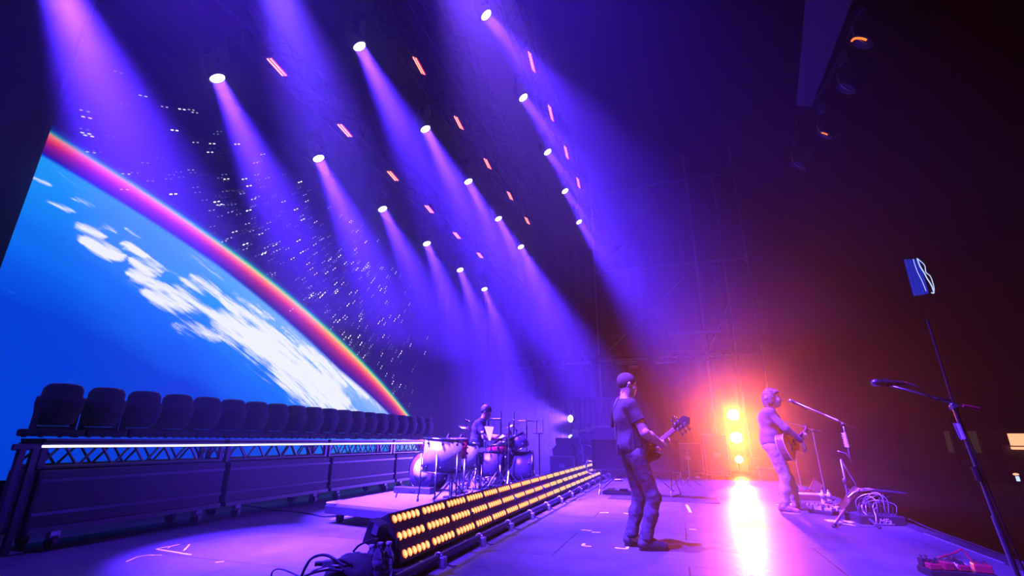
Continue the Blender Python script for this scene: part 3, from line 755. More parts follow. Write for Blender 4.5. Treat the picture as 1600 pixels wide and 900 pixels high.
t = flight_case('road_case', 'tall road case with shiny edges and base rail under the orange lights', 'flight case', (1.02, 15.6, 0), (0.62, 0.55, 1.2), 0.05)
e = MB()
for z in (0.26, 0.17): e.cyl((-0.32, -0.3, z), (0.32, -0.3, z), 0.018)
e.build('base_rail', M['chrome'], t)
flight_case('road_case', 'wide dark case on casters between orange lights and bassist', 'flight case', (0.25, 16.4, 0), (0.85, 0.6, 0.95))
flight_case('road_case', 'low dark case at the stage edge right of the orange lights', 'flight case', (2.35, 15.6, 0), (0.55, 0.5, 0.32), casters=False)
for i, (px, Yq, h) in enumerate((((1058, 688), 12.6, 0.82), ((1072, 690), 12.9, 0.80))):
    p = at_y(*px, Yq)
    t = thing('guitar_stand', ['short glinting guitar stand behind the table, nearer the bassist', 'short glinting guitar stand behind the table, nearer the orange lights'][i], 'stand', (p.x, Yq, 0), 0.3 * i)
    MB().cyl((0, 0, 0.12), (0, 0, h), 0.016).build('post', M['chrome'], t)
    MB().tube([(-0.07, -0.07, h + 0.03), (-0.05, 0, h), (0.05, 0, h), (0.07, -0.07, h + 0.03)], 0.011).build('neck_yoke', M['rubber'], t)
    MB().tube([(-0.13, -0.11, 0.34), (-0.11, 0, 0.30), (0.11, 0, 0.30), (0.13, -0.11, 0.34)], 0.012).build('body_yoke', M['rubber'], t)
    for k in range(3):
        a = PI / 2 + k * 2 * PI / 3; MB().cyl((0, 0, 0.2), (math.cos(a) * 0.25, math.sin(a) * 0.25, 0.012), 0.011).build('leg', M['chrome'], t)
# ------------------------------------------------------------------ beyond the stage edge
def far_thing(name, label, cat, p): return thing(name, label, cat, p)
M['sign_blue'] = glow('sign_blue', (0.0, 0.035, 0.75), 0.75)
M['sign_white'] = glow('sign_tube', (0.45, 0.6, 1.0), 1.6)
p = Vector((11.1, 25, 8.2)); t = thing('neon_sign', 'glowing blue hanging sign with white squiggled edge in the dark', 'sign', p)
b = MB()
for (x, w, h) in ((-0.32, 0.10, 1.75), (-0.18, 0.10, 1.72), (-0.02, 0.14, 1.70), (0.14, 0.10, 1.62)): b.box((x, 0, 0), (w, 0.08, h), bev=0.01)
b.build('panel', M['sign_blue'], t)
MB().tube(smooth_path([(0.10, -0.07, 0.86), (0.12, -0.07, 0.5), (0.22, -0.07, 0.1), (0.25, -0.07, -0.1), (0.34, -0.07, -0.45), (0.36, -0.07, -0.82), (0.27, -0.07, -0.80)], 4), 0.022).build('squiggle', M['sign_white'], t)
MB().tube(smooth_path([(0.12, -0.07, 0.82), (0.3, -0.07, 0.5), (0.28, -0.07, 0.16), (0.40, -0.07, -0.05), (0.42, -0.07, -0.5), (0.38, -0.07, -0.75)], 4), 0.016).build('squiggle', M['sign_white'], t)
MB().tube(smooth_path([(-0.05, -0.06, 0.84), (-0.03, -0.06, 0.3), (0.05, -0.06, -0.2), (0.1, -0.06, -0.7)], 4), 0.012).build('squiggle', M['sign_white'], t)
MB().cyl((-0.2, 0.12, 3.5), (-0.2, 0.12, -9.7), 0.04, n=8).build('mast', M['matte'], t)
for z in (-0.6, 0.6): MB().cyl((-0.2, 0.12, z), (-0.2, 0.0, z), 0.02, n=6).build('bracket', M['matte'], t)
M['stall_lit'] = glow('stall_light', (1.0, 0.42, 0.22), 1.5)
t = thing('food_stall', 'lit snack stall glowing pink and white far beyond the stage', 'stall', (22.2, 41.0, -1.5))
MB().box((0, 1.0, 1.2), (4.2, 2.0, 2.4), bev=0.03).build('booth', M['black'], t)
MB().box((0, -0.05, 2.75), (3.2, 0.1, 0.75), bev=0.02).build('menu_board', M['stall_lit'], t)
MB().box((0, -0.3, 2.22), (3.3, 0.5, 0.16), bev=0.02).build('counter_light', M['stall_lit'], t)
MB().prism([(-2.2, 0), (2.2, 0), (1.8, 0.35), (-1.8, 0.35)], 2.2, Matrix.Translation((0, 2.2, 3.2)) @ Matrix.Rotation(PI / 2, 4, 'X')).build('roof', M['darkmetal'], t, True)
M['window_dim'] = glow('dim_window', (0.5, 0.42, 0.36), 0.045)
t = thing('far_building', 'dark building far off with two dim lit panels', 'building', (19.9, 45.2, -1.5))
MB().box((0, 1.5, 3.0), (6, 3, 6), bev=0.03).build('wall', M['matte'], t)
for x in (-0.75, 0.65): MB().box((x, -0.02, 2.6), (0.32 if x < 0 else 0.75, 0.04, 1.5)).build('window', M['window_dim'], t)
t = thing('phone_light', 'tiny blue and white glow in the dark crowd area below the stall', 'light', (20.6, 42.6, -2.6 + 1.1)) if False else None
t = thing('crew_torch', 'tiny white and blue lamp glowing in the dark below the stall', 'lamp', at_y(1589, 747, 22))
MB().ball((0, 0, 0.12), 0.06, (1.4, 1, 0.7)).build('shade', M['stall_lit'], t)
MB().box((0.02, 0, -0.02), (0.09, 0.05, 0.16), bev=0.01).build('body', M['sign_white'], t)
MB().cyl((0, 0, -0.1), (0, 0, -1.35), 0.015, n=6).build('post', M['matte'], t)

# ------------------------------------------------------------------ follow spots on a tower out in the audience
M['lens_follow'] = glow('follow_lens', (1.0, 0.85, 0.85), 6.0); M['lens_follow'].cycles.emission_sampling = 'NONE'
for pos, tgt, w, nm in (((17.0, 3.0, 7.5), (1.5, 8.8, 1.3), W_FOLLOW * 1.2, 'follow spot on the audience tower trained on the singer'), ((17.0, 1.6, 7.5), (-0.4, 5.5, 1.2), W_FOLLOW, 'follow spot on the audience tower trained on the bassist')):
    d = (Vector(tgt) - Vector(pos)).normalized(); R4 = frame_z(d).to_4x4()
    t = thing('follow_spot', nm, 'stage light', pos)
    MB().lathe([(0.0, -0.7), (0.16, -0.68), (0.18, -0.1), (0.15, 0.0), (0.14, -0.02)], 20, R4).build('housing', M['black'], t)
    MB().lathe([(0.0, -0.015), (0.139, -0.02)], 20, R4).build('lens', M['lens_follow'], t)
    MB().cyl((0, 0, -0.15), (0, 0, -9.0), 0.05).build('tower_pole', M['darkmetal'], t)
    light_on(t, 'SPOT', d * 0.05, d, w, (1.0, 0.36, 0.55), 9.0, 0.5, 0.1)
# ------------------------------------------------------------------ people: one continuous skin grown from tapered limbs
class SDF:
    """smooth union of tapered capsules and ellipsoids, polygonised by surface nets"""
    def __init__(s, vox=0.0085): s.p = []; s.vox = vox
    def cap(s, a, b, ra, rb=None, k=0.02, flat=None):
        s.p.append(('c', np.array(a, float), np.array(b, float), ra, ra if rb is None else rb, k, flat)); return s
    def chain(s, pts, rs, k=0.02):
        for i in range(len(pts) - 1): s.cap(pts[i], pts[i + 1], rs[i], rs[i + 1], k)
        return s
    def ell(s, c, r, rot=None, k=0.03):
        s.p.append(('e', np.array(c, float), np.array(r, float), np.array(rot) if rot is not None else np.eye(3), 0, k, None)); return s
    def cut(s, fn): s.p.append(('x', fn, None, None, None, 0, None)); return s
    def bounds(s):
        lo = np.full(3, 1e9); hi = -lo
        for t, a, b, c, d, k, _ in s.p:
            if t == 'c': lo = np.minimum(lo, np.minimum(a, b) - max(c, d)); hi = np.maximum(hi, np.maximum(a, b) + max(c, d))
            elif t == 'e': lo = np.minimum(lo, a - b.max()); hi = np.maximum(hi, a + b.max())
        return lo - 0.05, hi + 0.05
    def mesh(s):
        lo, hi = s.bounds(); h = s.vox; n = np.ceil((hi - lo) / h).astype(int) + 1
        F = np.full(n, 1.0, np.float32)
        ax = [lo[i] + h * np.arange(n[i]) for i in range(3)]
        for t, a, b, c, d, k, fl in s.p:
            if t == 'x':
                g = np.meshgrid(*ax, indexing='ij'); F = np.maximum(F, a(*g).astype(np.float32)); continue
            if t == 'c': l, u, m_ = np.minimum(a, b), np.maximum(a, b), max(c, d)
            else: l, u, m_ = a, a, b.max()
            i0 = np.clip(((l - m_ - k - 0.05 - lo) / h).astype(int), 0, n - 1); i1 = np.clip(((u + m_ + k + 0.05 - lo) / h).astype(int) + 2, 1, n)
            sl = tuple(slice(i0[i], i1[i]) for i in range(3))
            X, Y, Z = np.meshgrid(*[ax[i][sl[i]] for i in range(3)], indexing='ij')
            if t == 'c':
                v = b - a; L2 = v.dot(v) + 1e-12
                T = np.clip(((X - a[0]) * v[0] + (Y - a[1]) * v[1] + (Z - a[2]) * v[2]) / L2, 0, 1)
                D = np.sqrt((X - a[0] - T * v[0]) ** 2 + (Y - a[1] - T * v[1]) ** 2 + (Z - a[2] - T * v[2]) ** 2) - (c + (d - c) * T)
            else:
                P = np.stack([X - a[0], Y - a[1], Z - a[2]], -1) @ c
                q = np.sqrt(((P / b) ** 2).sum(-1)); q2 = np.sqrt(((P / b ** 2) ** 2).sum(-1)) + 1e-9
                D = q * (q - 1) / q2
            G = F[sl]
            if k > 0:
                hh = np.clip(0.5 + 0.5 * (G - D) / k, 0, 1); F[sl] = (G * (1 - hh) + D * hh - k * hh * (1 - hh)).astype(np.float32)
            else: F[sl] = np.minimum(G, D)
        # surface nets
        S = F < 0
        cc = np.zeros(np.array(n) - 1, int); acc = np.zeros((*(np.array(n) - 1), 3)); cnt = np.zeros(np.array(n) - 1)
        offs = [(i, j, k_) for i in (0, 1) for j in (0, 1) for k_ in (0, 1)]
        def sub(A, o): return A[o[0]:o[0] + n[0] - 1, o[1]:o[1] + n[1] - 1, o[2]:o[2] + n[2] - 1]
        for o in offs:
            for d_ in range(3):
                if o[d_]: continue
                o2 = tuple(o[i] + (i == d_) for i in range(3))
                f0, f1 = sub(F, o), sub(F, o2); m_ = (f0 < 0) != (f1 < 0)
                t_ = np.where(m_, f0 / np.where(np.abs(f0 - f1) < 1e-9, 1e-9, f0 - f1), 0)
                for i in range(3): acc[..., i] += np.where(m_, o[i] + (t_ if i == d_ else 0), 0)
                cnt += m_
        act = cnt > 0; ids = np.full(act.shape, -1); ids[act] = np.arange(act.sum())
        pos = np.stack(np.nonzero(act), -1) + acc[act] / cnt[act][:, None]
        V = lo + pos * h; quads = []
        for d_ in range(3):
            e1, e2 = (d_ + 1) % 3, (d_ + 2) % 3
            sl0 = [slice(None)] * 3; sl0[d_] = slice(0, n[d_] - 1); sl1 = [slice(None)] * 3; sl1[d_] = slice(1, n[d_])
            ch = S[tuple(sl0)] != S[tuple(sl1)]
            q = np.stack(np.nonzero(ch), -1)
            ok = (q[:, e1] > 0) & (q[:, e2] > 0) & (q[:, e1] < n[e1] - 1) & (q[:, e2] < n[e2] - 1); q = q[ok]
            ins = S[tuple(q.T)]
            def cell(a_, b_):
                c_ = q.copy(); c_[:, e1] -= a_; c_[:, e2] -= b_; return ids[tuple(c_.T)]
            Q = np.stack([cell(1, 1), cell(0, 1), cell(0, 0), cell(1, 0)], -1)
            Q[~ins] = Q[~ins][:, ::-1]
            quads.append(Q)
        Q = np.concatenate(quads); Q = Q[(Q >= 0).all(1)]
        return V, Q
    def build(s, name, material, parent, relax=1):
        V, Q = s.mesh()
        for _ in range(relax):
            A = np.zeros_like(V); C = np.zeros(len(V))
            for i in range(4):
                a, b = Q[:, i], Q[:, (i + 1) % 4]
                np.add.at(A, a, V[b]); np.add.at(C, a, 1); np.add.at(A, b, V[a]); np.add.at(C, b, 1)
            V = V * 0.5 + 0.5 * A / np.maximum(C, 1)[:, None]
        me = bpy.data.meshes.new(name); me.from_pydata(V.tolist(), [], Q.tolist())
        me.polygons.foreach_set('use_smooth', [True] * len(Q)); me.materials.append(material); me.update()
        o = bpy.data.objects.new(name, me); COL.objects.link(o); o.parent = parent
        return o

M['skin'] = mat('skin', (0.58, 0.36, 0.27), 0.5, 0, 0.06, 40)
M['tee_dark'] = mat('dark_tee', (0.020, 0.017, 0.024), 0.9, 0, 0.15, 60, 0.15)
M['jeans_dark'] = mat('dark_jeans', (0.022, 0.020, 0.036), 0.85, 0, 0.25, 90, 0.2)
M['shirt_pale'] = mat('washed_shirt', (0.095, 0.075, 0.10), 0.85, 0, 0.12, 60, 0.15)
M['jeans_pale'] = mat('pale_trousers', (0.34, 0.30, 0.32), 0.8, 0, 0.18, 60, 0.2)
M['hair_dark'] = mat('dark_hair', (0.035, 0.025, 0.020), 0.5, 0, 0.5, 50, 0.5, stretch=(1, 1, 6))
M['hair_brown'] = mat('brown_hair', (0.055, 0.032, 0.024), 0.5, 0, 0.5, 40, 0.6, stretch=(1, 1, 5))
M['stubble'] = mat('shaved_hair', (0.055, 0.042, 0.038), 0.9, 0, 0.3, 120, 0, 0.1)
M['shoe'] = mat('dark_shoe', (0.04, 0.032, 0.04), 0.6, 0, 0.2, 50)
M['shoe_brown'] = mat('brown_shoe', (0.25, 0.13, 0.10), 0.6, 0, 0.2, 50)
M['sole'] = mat('pale_sole', (0.6, 0.56, 0.55), 0.6, 0, 0.1, 50)

def Vn(v): return np.array(v, float)
def head_frame(fwd, up):
    f = Vn(fwd); f /= np.linalg.norm(f); u = Vn(up); u -= u.dot(f) * f; u /= np.linalg.norm(u); l = np.cross(u, f)
    return f, l, u                       # forward, left, up
def head(S, c, fwd, up, sc=1.0):
    """skull, face, nose, lips, brow, ears round head centre c"""
    f, l, u = head_frame(fwd, up); R3 = np.stack([f, l, u], 1)
    def P(a, b, d): return Vn(c) + (f * a + l * b + u * d) * sc
    S.ell(P(-0.012, 0, 0.03), (0.097 * sc, 0.076 * sc, 0.095 * sc), R3, 0.02)
    S.ell(P(0.025, 0, -0.045), (0.070 * sc, 0.062 * sc, 0.085 * sc), R3, 0.03)
    S.ell(P(0.045, 0, -0.095), (0.038 * sc, 0.040 * sc, 0.030 * sc), R3, 0.025)      # chin
    S.cap(P(0.084, 0, 0.010), P(0.108, 0, -0.034), 0.010 * sc, 0.014 * sc, 0.012)    # nose
    for q in (-1, 1):
        S.cap(P(0.078, q * 0.012, 0.030), P(0.066, q * 0.046, 0.030), 0.012 * sc, 0.010 * sc, 0.012)   # brow
        S.ell(P(0.073, q * 0.032, 0.004), (0.012 * sc, 0.014 * sc, 0.009 * sc), R3, 0.006)            # eye
        S.ell(P(0.058, q * 0.040, -0.035), (0.025 * sc, 0.022 * sc, 0.026 * sc), R3, 0.02)            # cheek
        S.ell(P(-0.008, q * 0.078, -0.005), (0.020 * sc, 0.009 * sc, 0.032 * sc), R3, 0.006)          # ear
        S.ell(P(-0.012, q * 0.086, 0.006), (0.016 * sc, 0.008 * sc, 0.018 * sc), R3, 0.004)
    S.cap(P(0.086, -0.018, -0.062), P(0.086, 0.018, -0.062), 0.008 * sc, None, 0.008)                 # lips
    S.cap(P(0.083, -0.016, -0.073), P(0.083, 0.016, -0.073), 0.008 * sc, None, 0.008)
    return f, l, u, P

def hand(S, wrist, d, palm_n, thumb_side, curls, length=0.18, spread=0.02, thumb=(0.6, 0.5)):
    """palm and five separate fingers; d points out of the wrist, palm_n out of the palm, curls per finger 0..1"""
    d = Vn(d); d /= np.linalg.norm(d); pn_ = Vn(palm_n); pn_ -= pn_.dot(d) * d; pn_ /= np.linalg.norm(pn_)
    s = np.cross(d, pn_) * thumb_side; w = Vn(wrist); sc = length / 0.18
    kn = []
    for i, o in enumerate((0.030, 0.010, -0.010, -0.029)):
        k0 = w + d * (0.085 - 0.006 * abs(i - 1)) * sc + s * o * sc; kn.append(k0)
        S.cap(w + d * 0.018 * sc + s * o * 0.6 * sc, k0, 0.015 * sc, 0.0115 * sc, 0.012)
    for i, ln in enumerate((0.040, 0.045, 0.042, 0.033)):
        p = kn[i]; ang = 0.15; cur = curls[i]
        for j, q in enumerate((1.0, 0.68, 0.55)):
            ang += cur * (1.15, 1.25, 0.85)[j]
            dir_ = d * math.cos(ang) + pn_ * math.sin(ang) + s * (1.5 - i) * spread
            p2 = p + dir_ / np.linalg.norm(dir_) * ln * q * sc
            S.cap(p, p2, (0.0105 - 0.0012 * j) * sc, (0.0096 - 0.0013 * j) * sc, 0.004); p = p2
    t0 = w + d * 0.022 * sc + s * 0.026 * sc
    t1 = t0 + (d * 0.75 + s * thumb[0] + pn_ * thumb[1] * 0.5) * 0.042 * sc; t2 = t1 + (d * 0.85 + s * 0.25 + pn_ * thumb[1]) * 0.034 * sc
    S.chain([w + s * 0.012 * sc, t0, t1, t2], [0.018 * sc, 0.017 * sc, 0.0125 * sc, 0.010 * sc], 0.008)

def shoe(parent, heel, toe, material, sole='rubber', h=0.085):
    heel, toe = Vn(heel), Vn(toe); d = toe - heel; d[2] = 0; L_ = np.linalg.norm(d); d /= L_; up = Vn((0, 0, 1))
    S = SDF(0.007)
    S.cap(heel + d * 0.04 + up * 0.055, heel + d * 0.14 + up * 0.06, 0.046, 0.047, 0.03)
    S.cap(heel + d * 0.14 + up * 0.052, toe - d * 0.045 + up * 0.038, 0.046, 0.036, 0.03)
    S.cap(heel + d * 0.045 + up * 0.07, heel + d * 0.05 + up * (h + 0.03), 0.042, 0.042, 0.03)
    S.cut(lambda X, Y, Z: 0.012 + heel[2] - Z)
    o = S.build('shoe', material, parent)
    b = MB(); n = 24; s = np.cross(up, d); out_ = []
    for k in range(n):
        a = 2 * PI * k / n; x = math.cos(a); w = 0.047 if x > 0 else 0.043
        out_.append(heel + d * (L_ / 2 + x * L_ * 0.5) + s * math.sin(a) * w * (1.0 if abs(x) < 0.9 else 1))
    vs = [tuple(p) for p in out_] + [tuple(p + up * 0.022) for p in out_]
    b.add(vs, [tuple(range(n - 1, -1, -1)), tuple(range(n, 2 * n))] + [(i, (i + 1) % n, n + (i + 1) % n, n + i) for i in range(n)])
    b.build('sole', M[sole], o)
    return o

def wrinkle(o, amp, scale, seed=0):
    tx = bpy.data.textures.new(o.name + '_folds', 'CLOUDS'); tx.noise_scale = scale; tx.noise_depth = 2
    md = o.modifiers.new('folds', 'DISPLACE'); md.texture = tx; md.strength = amp; md.mid_level = 0.5; md.texture_coords = 'LOCAL'

def lerp(a, b, t): return Vn(a) * (1 - t) + Vn(b) * t

# ---------- bassist: local axes x towards the crowd, y away from the camera
BX, BY = -0.425, 5.42
bass_p = thing('person', 'person in dark tee shirt and jeans playing bass in the middle of the stage', 'person', (BX, BY, 0))
fw = Vn((0.93, 0.37, 0)); lf = Vn((-0.37, 0.93, 0)); up = Vn((0, 0, 1))           # facing, left
def B(f, l, z): return fw * f + lf * l + up * z
hip_r, hip_l = B(-0.02, -0.095, 0.86), B(-0.03, 0.095, 0.865)
kn_r, kn_l = B(0.115, -0.11, 0.475), B(0.035, 0.10, 0.465)
an_r, an_l = B(0.005, -0.115, 0.085), B(-0.085, 0.07, 0.085)
pel = B(-0.03, 0, 0.93); wst = B(-0.02, 0, 1.05); chest = B(-0.07, 0, 1.27); nck = B(-0.09, 0, 1.42); hc = B(-0.045, 0.0, 1.605)
sh_r, sh_l = B(-0.09, -0.185, 1.375), B(-0.08, 0.185, 1.375)
el_r, wr_r = B(0.03, -0.235, 1.10), B(0.245, -0.10, 0.99)
el_l, wr_l = B(0.03, 0.27, 1.10), B(0.20, 0.10, 0.95)
hf, hl, hu = Vn((0.90, 0.42, 0)), 0, up
Rb = np.stack([fw, lf, up], 1)
S = SDF(0.0075)
S.ell(pel, (0.11, 0.155, 0.11), Rb, 0.05); S.ell(wst, (0.10, 0.14, 0.13), Rb, 0.06); S.ell(chest, (0.115, 0.165, 0.17), Rb, 0.06)
S.cap(sh_r, sh_l, 0.062, 0.062, 0.05); S.cap(nck - up * 0.03, hc - up * 0.06 - fw * 0.02, 0.062, 0.056, 0.03)
for a, b_, c, q in ((hip_r, kn_r, an_r, 1), (hip_l, kn_l, an_l, 1)):
    S.cap(a, b_, 0.083, 0.056, 0.04); S.cap(b_, lerp(b_, c, 0.35), 0.055, 0.057, 0.03); S.cap(lerp(b_, c, 0.35), c, 0.057, 0.036, 0.03)
    S.cap(c, c + fw * 0.12 - up * 0.045, 0.036, 0.030, 0.03)
for a, b_, c in ((sh_r, el_r, wr_r), (sh_l, el_l, wr_l)):
    S.cap(a, b_, 0.054, 0.046, 0.03); S.cap(b_, lerp(b_, c, 0.3), 0.046, 0.048, 0.02); S.cap(lerp(b_, c, 0.3), c, 0.048, 0.030, 0.02)
_, _, _, HP = head(S, hc, (0.88, 0.47, -0.10), (0.05, 0, 1), 1.02)
hand(S, wr_r, B(0.9, 0.1, 0.42), B(-0.1, 0.95, 0.1), -1, (0.75, 0.7, 0.75, 0.8), 0.20, 0.02, (0.9, 0.4))
hand(S, wr_l, B(0.75, -0.6, -0.35), B(-0.4, -0.7, -0.1), 1, (0.45, 0.5, 0.55, 0.6), 0.185)
S.build('body', M['skin'], bass_p)
# hair: close crop
S = SDF(0.007); f_, l_, u_ = head_frame((0.88, 0.47, -0.10), (0.05, 0, 1)); R3 = np.stack([f_, l_, u_], 1)
S.ell(HP(-0.014, 0, 0.034), (0.104, 0.083, 0.101), R3, 0.0)
S.cut(lambda X, Y, Z: (f_[0] * (X - hc[0]) + f_[1] * (Y - hc[1]) + f_[2] * (Z - hc[2])) * 0.55 - (u_[0] * (X - hc[0]) + u_[1] * (Y - hc[1]) + u_[2] * (Z - hc[2])) - 0.012)
tag(S.build('hair', M['stubble'], bass_p), 'closely cropped dark hair')
# tee shirt
S = SDF(0.008)
S.ell(chest, (0.145, 0.185, 0.19), Rb, 0.05); S.ell(wst, (0.150, 0.178, 0.17), Rb, 0.08); S.ell(pel + up * 0.03, (0.162, 0.190, 0.13), Rb, 0.08)
S.cap(sh_r, sh_l, 0.073, 0.073, 0.05); S.cap(nck - up * 0.04, nck + up * 0.02, 0.075, 0.066, 0.03)
for a, b_ in ((sh_r, el_r), (sh_l, el_l)): S.cap(a, lerp(a, b_, 0.62), 0.064, 0.070, 0.03)
ar, al = lerp(sh_r, el_r, 0.60), lerp(sh_l, el_l, 0.60); dr, dl = (el_r - sh_r) / np.linalg.norm(el_r - sh_r), (el_l - sh_l) / np.linalg.norm(el_l - sh_l)
def near_arm(X, Y, Z, a, d, lat):                     # sleeve ends cleanly across the arm
    q = (X - a[0]) * d[0] + (Y - a[1]) * d[1] + (Z - a[2]) * d[2]
    side = ((X) * lf[0] + (Y) * lf[1]) * lat - 0.165
    return np.where(side > 0, q, -1.0)
S.cut(lambda X, Y, Z: near_arm(X, Y, Z, ar, dr, -1)); S.cut(lambda X, Y, Z: near_arm(X, Y, Z, al, dl, 1))
S.cut(lambda X, Y, Z: 0.885 - Z); S.cut(lambda X, Y, Z: np.where((X - nck[0]) ** 2 + (Y - nck[1]) ** 2 < 0.12 ** 2, Z - 1.455, -1))
o = S.build('tee_shirt', M['tee_dark'], bass_p); wrinkle(o, 0.013, 0.11)
# jeans with stacked hems
S = SDF(0.008)
S.ell(pel - up * 0.03, (0.122, 0.165, 0.10), Rb, 0.05)
for a, b_, c in ((hip_r, kn_r, an_r), (hip_l, kn_l, an_l)):
    S.cap(a, b_, 0.096, 0.070, 0.05); S.cap(b_, lerp(b_, c, 0.4), 0.068, 0.066, 0.05); S.cap(lerp(b_, c, 0.4), c + up * 0.03, 0.066, 0.058, 0.04)
    for q in (0.84, 0.92, 1.0): S.ell(lerp(b_, c, q) + up * 0.02, (0.0615, 0.059, 0.016), None, 0.02)
S.cut(lambda X, Y, Z: 0.075 - Z); S.cut(lambda X, Y, Z: Z - 0.965)
o = S.build('jeans', M['jeans_dark'], bass_p); wrinkle(o, 0.018, 0.06)
shoe(bass_p, an_r - fw * 0.075 - up * 0.085, an_r + fw * 0.225 - up * 0.085, M['shoe'])
shoe(bass_p, an_l - fw * 0.075 - up * 0.085, an_l + (fw * 0.9 + lf * 0.3) * 0.22 - up * 0.085, M['shoe'])
o = MB().tube([B(-0.15, 0.05, 0.945), B(-0.165, 0.0, 0.945), B(-0.155, -0.06, 0.945), B(-0.11, -0.12, 0.94)], 0.018, 8).build('belt', M['shoe_brown'], bass_p)
MB().box(B(-0.178, -0.03, 0.93), (0.07, 0.045, 0.11), Matrix.Rotation(0.38, 3, 'Z'), 0.01).build('belt_pack', M['black'], bass_p)
MB().tube(smooth_path([HP(-0.02, -0.084, 0.0), HP(-0.06, -0.085, -0.06), B(-0.165, -0.06, 1.46), B(-0.20, -0.02, 1.36), B(-0.205, -0.01, 1.2), B(-0.19, -0.02, 0.95)], 5), 0.003, 6).build('earphone_cable', M['cable'], bass_p)
tag(MB().tube(smooth_path([B(-0.20, 0.14, 1.16), B(-0.19, 0.10, 1.34), B(-0.09, 0.10, 1.475), B(0.06, 0.0, 1.30), B(0.12, -0.08, 1.12)], 6), 0.020, 8).build('strap', M['black'], bass_p), 'guitar strap over the shoulder')

# bass guitar: neck rises towards the viewer's right, headstock catching the light
nb, nh = B(0.155, 0.05, 0.93), B(0.345, -0.235, 1.135)        # neck joint, nut
def bass_guitar():
    t = thing('bass_guitar', 'dark bass guitar held by the person in the dark tee, chrome tuners shining', 'bass guitar', (BX, BY, 0))
    ax = Vector(nh - nb).normalized(); face = Vector(B(0.85, 0.3, 0.3)); face = (face - ax * face.dot(ax)).normalized(); side = ax.cross(face)
    R_ = Matrix((side, ax, face)).transposed().to_4x4(); T = Matrix.Translation(nb) @ R_
    oc = [(-0.03, 0.05), (-0.10, 0.10), (-0.135, 0.06), (-0.115, -0.04), (-0.13, -0.14), (-0.165, -0.24), (-0.13, -0.34), (-0.02, -0.375), (0.10, -0.35), (0.155, -0.26), (0.125, -0.15), (0.11, -0.05), (0.13, 0.05), (0.10, 0.12), (0.04, 0.09), (0.03, 0.02)]
    body = [(p.x, p.y) for p in smooth_path([(x, y, 0) for x, y in oc] + [(oc[0][0], oc[0][1], 0)], 4)][:-1]
    MB().prism(body, 0.042, T @ Matrix.Translation((0, 0, -0.03)), True).build('body', M['black'], t, True)
    ln = (Vector(nh) - Vector(nb)).length
    MB().box((T @ Vector((0, ln / 2 - 0.03, 0.012))), (0.046, ln + 0.06, 0.03), R_.to_3x3(), 0.008).build('neck', M['shoe_brown'], t)
    hs = MB().prism([(-0.026, 0), (0.026, 0), (0.05, 0.06), (0.052, 0.17), (0.0, 0.215), (-0.05, 0.17), (-0.048, 0.06)], 0.018, T @ Matrix.Translation((0, ln, 0.0)), False).build('headstock', M['black'], t, True)
    for q in range(5):
        s_ = -1 if q < 3 else 1; y = 0.045 + (q % 3) * 0.05
        p0 = T @ Vector((s_ * 0.035, ln + y, -0.012)); p1 = T @ Vector((s_ * 0.075, ln + y, -0.006))
        b = MB().cyl(p0, p1, 0.006, n=8); b.ball(T @ Vector((s_ * 0.084, ln + y, -0.006)), 0.017, (1, 0.7, 1), R_.to_3x3(), 10); b.cyl(T @ Vector((s_ * 0.028, ln + y, -0.025)), T @ Vector((s_ * 0.028, ln + y, 0.03)), 0.012, n=10)
        b.ball(T @ Vector((s_ * 0.028, ln + y, -0.022)), 0.02, (1, 1, 0.7), R_.to_3x3(), 10)
        b.build('tuner', M['chrome'], t)
    st = MB()
    for q in range(4): st.cyl(T @ Vector((-0.015 + q * 0.01, ln + 0.05, 0.032)), T @ Vector((-0.027 + q * 0.018, -0.26, 0.03)), 0.0016, n=4)
    st.build('strings', M['steel'], t)
    MB().box(T @ Vector((0, -0.26, 0.02)), (0.09, 0.06, 0.02), R_.to_3x3(), 0.006).build('bridge', M['chrome'], t)
    for y in (-0.08, -0.17): MB().box(T @ Vector((0, y, 0.016)), (0.09, 0.035, 0.016), R_.to_3x3(), 0.006).build('pickup', M['matte'], t)
bass_guitar()
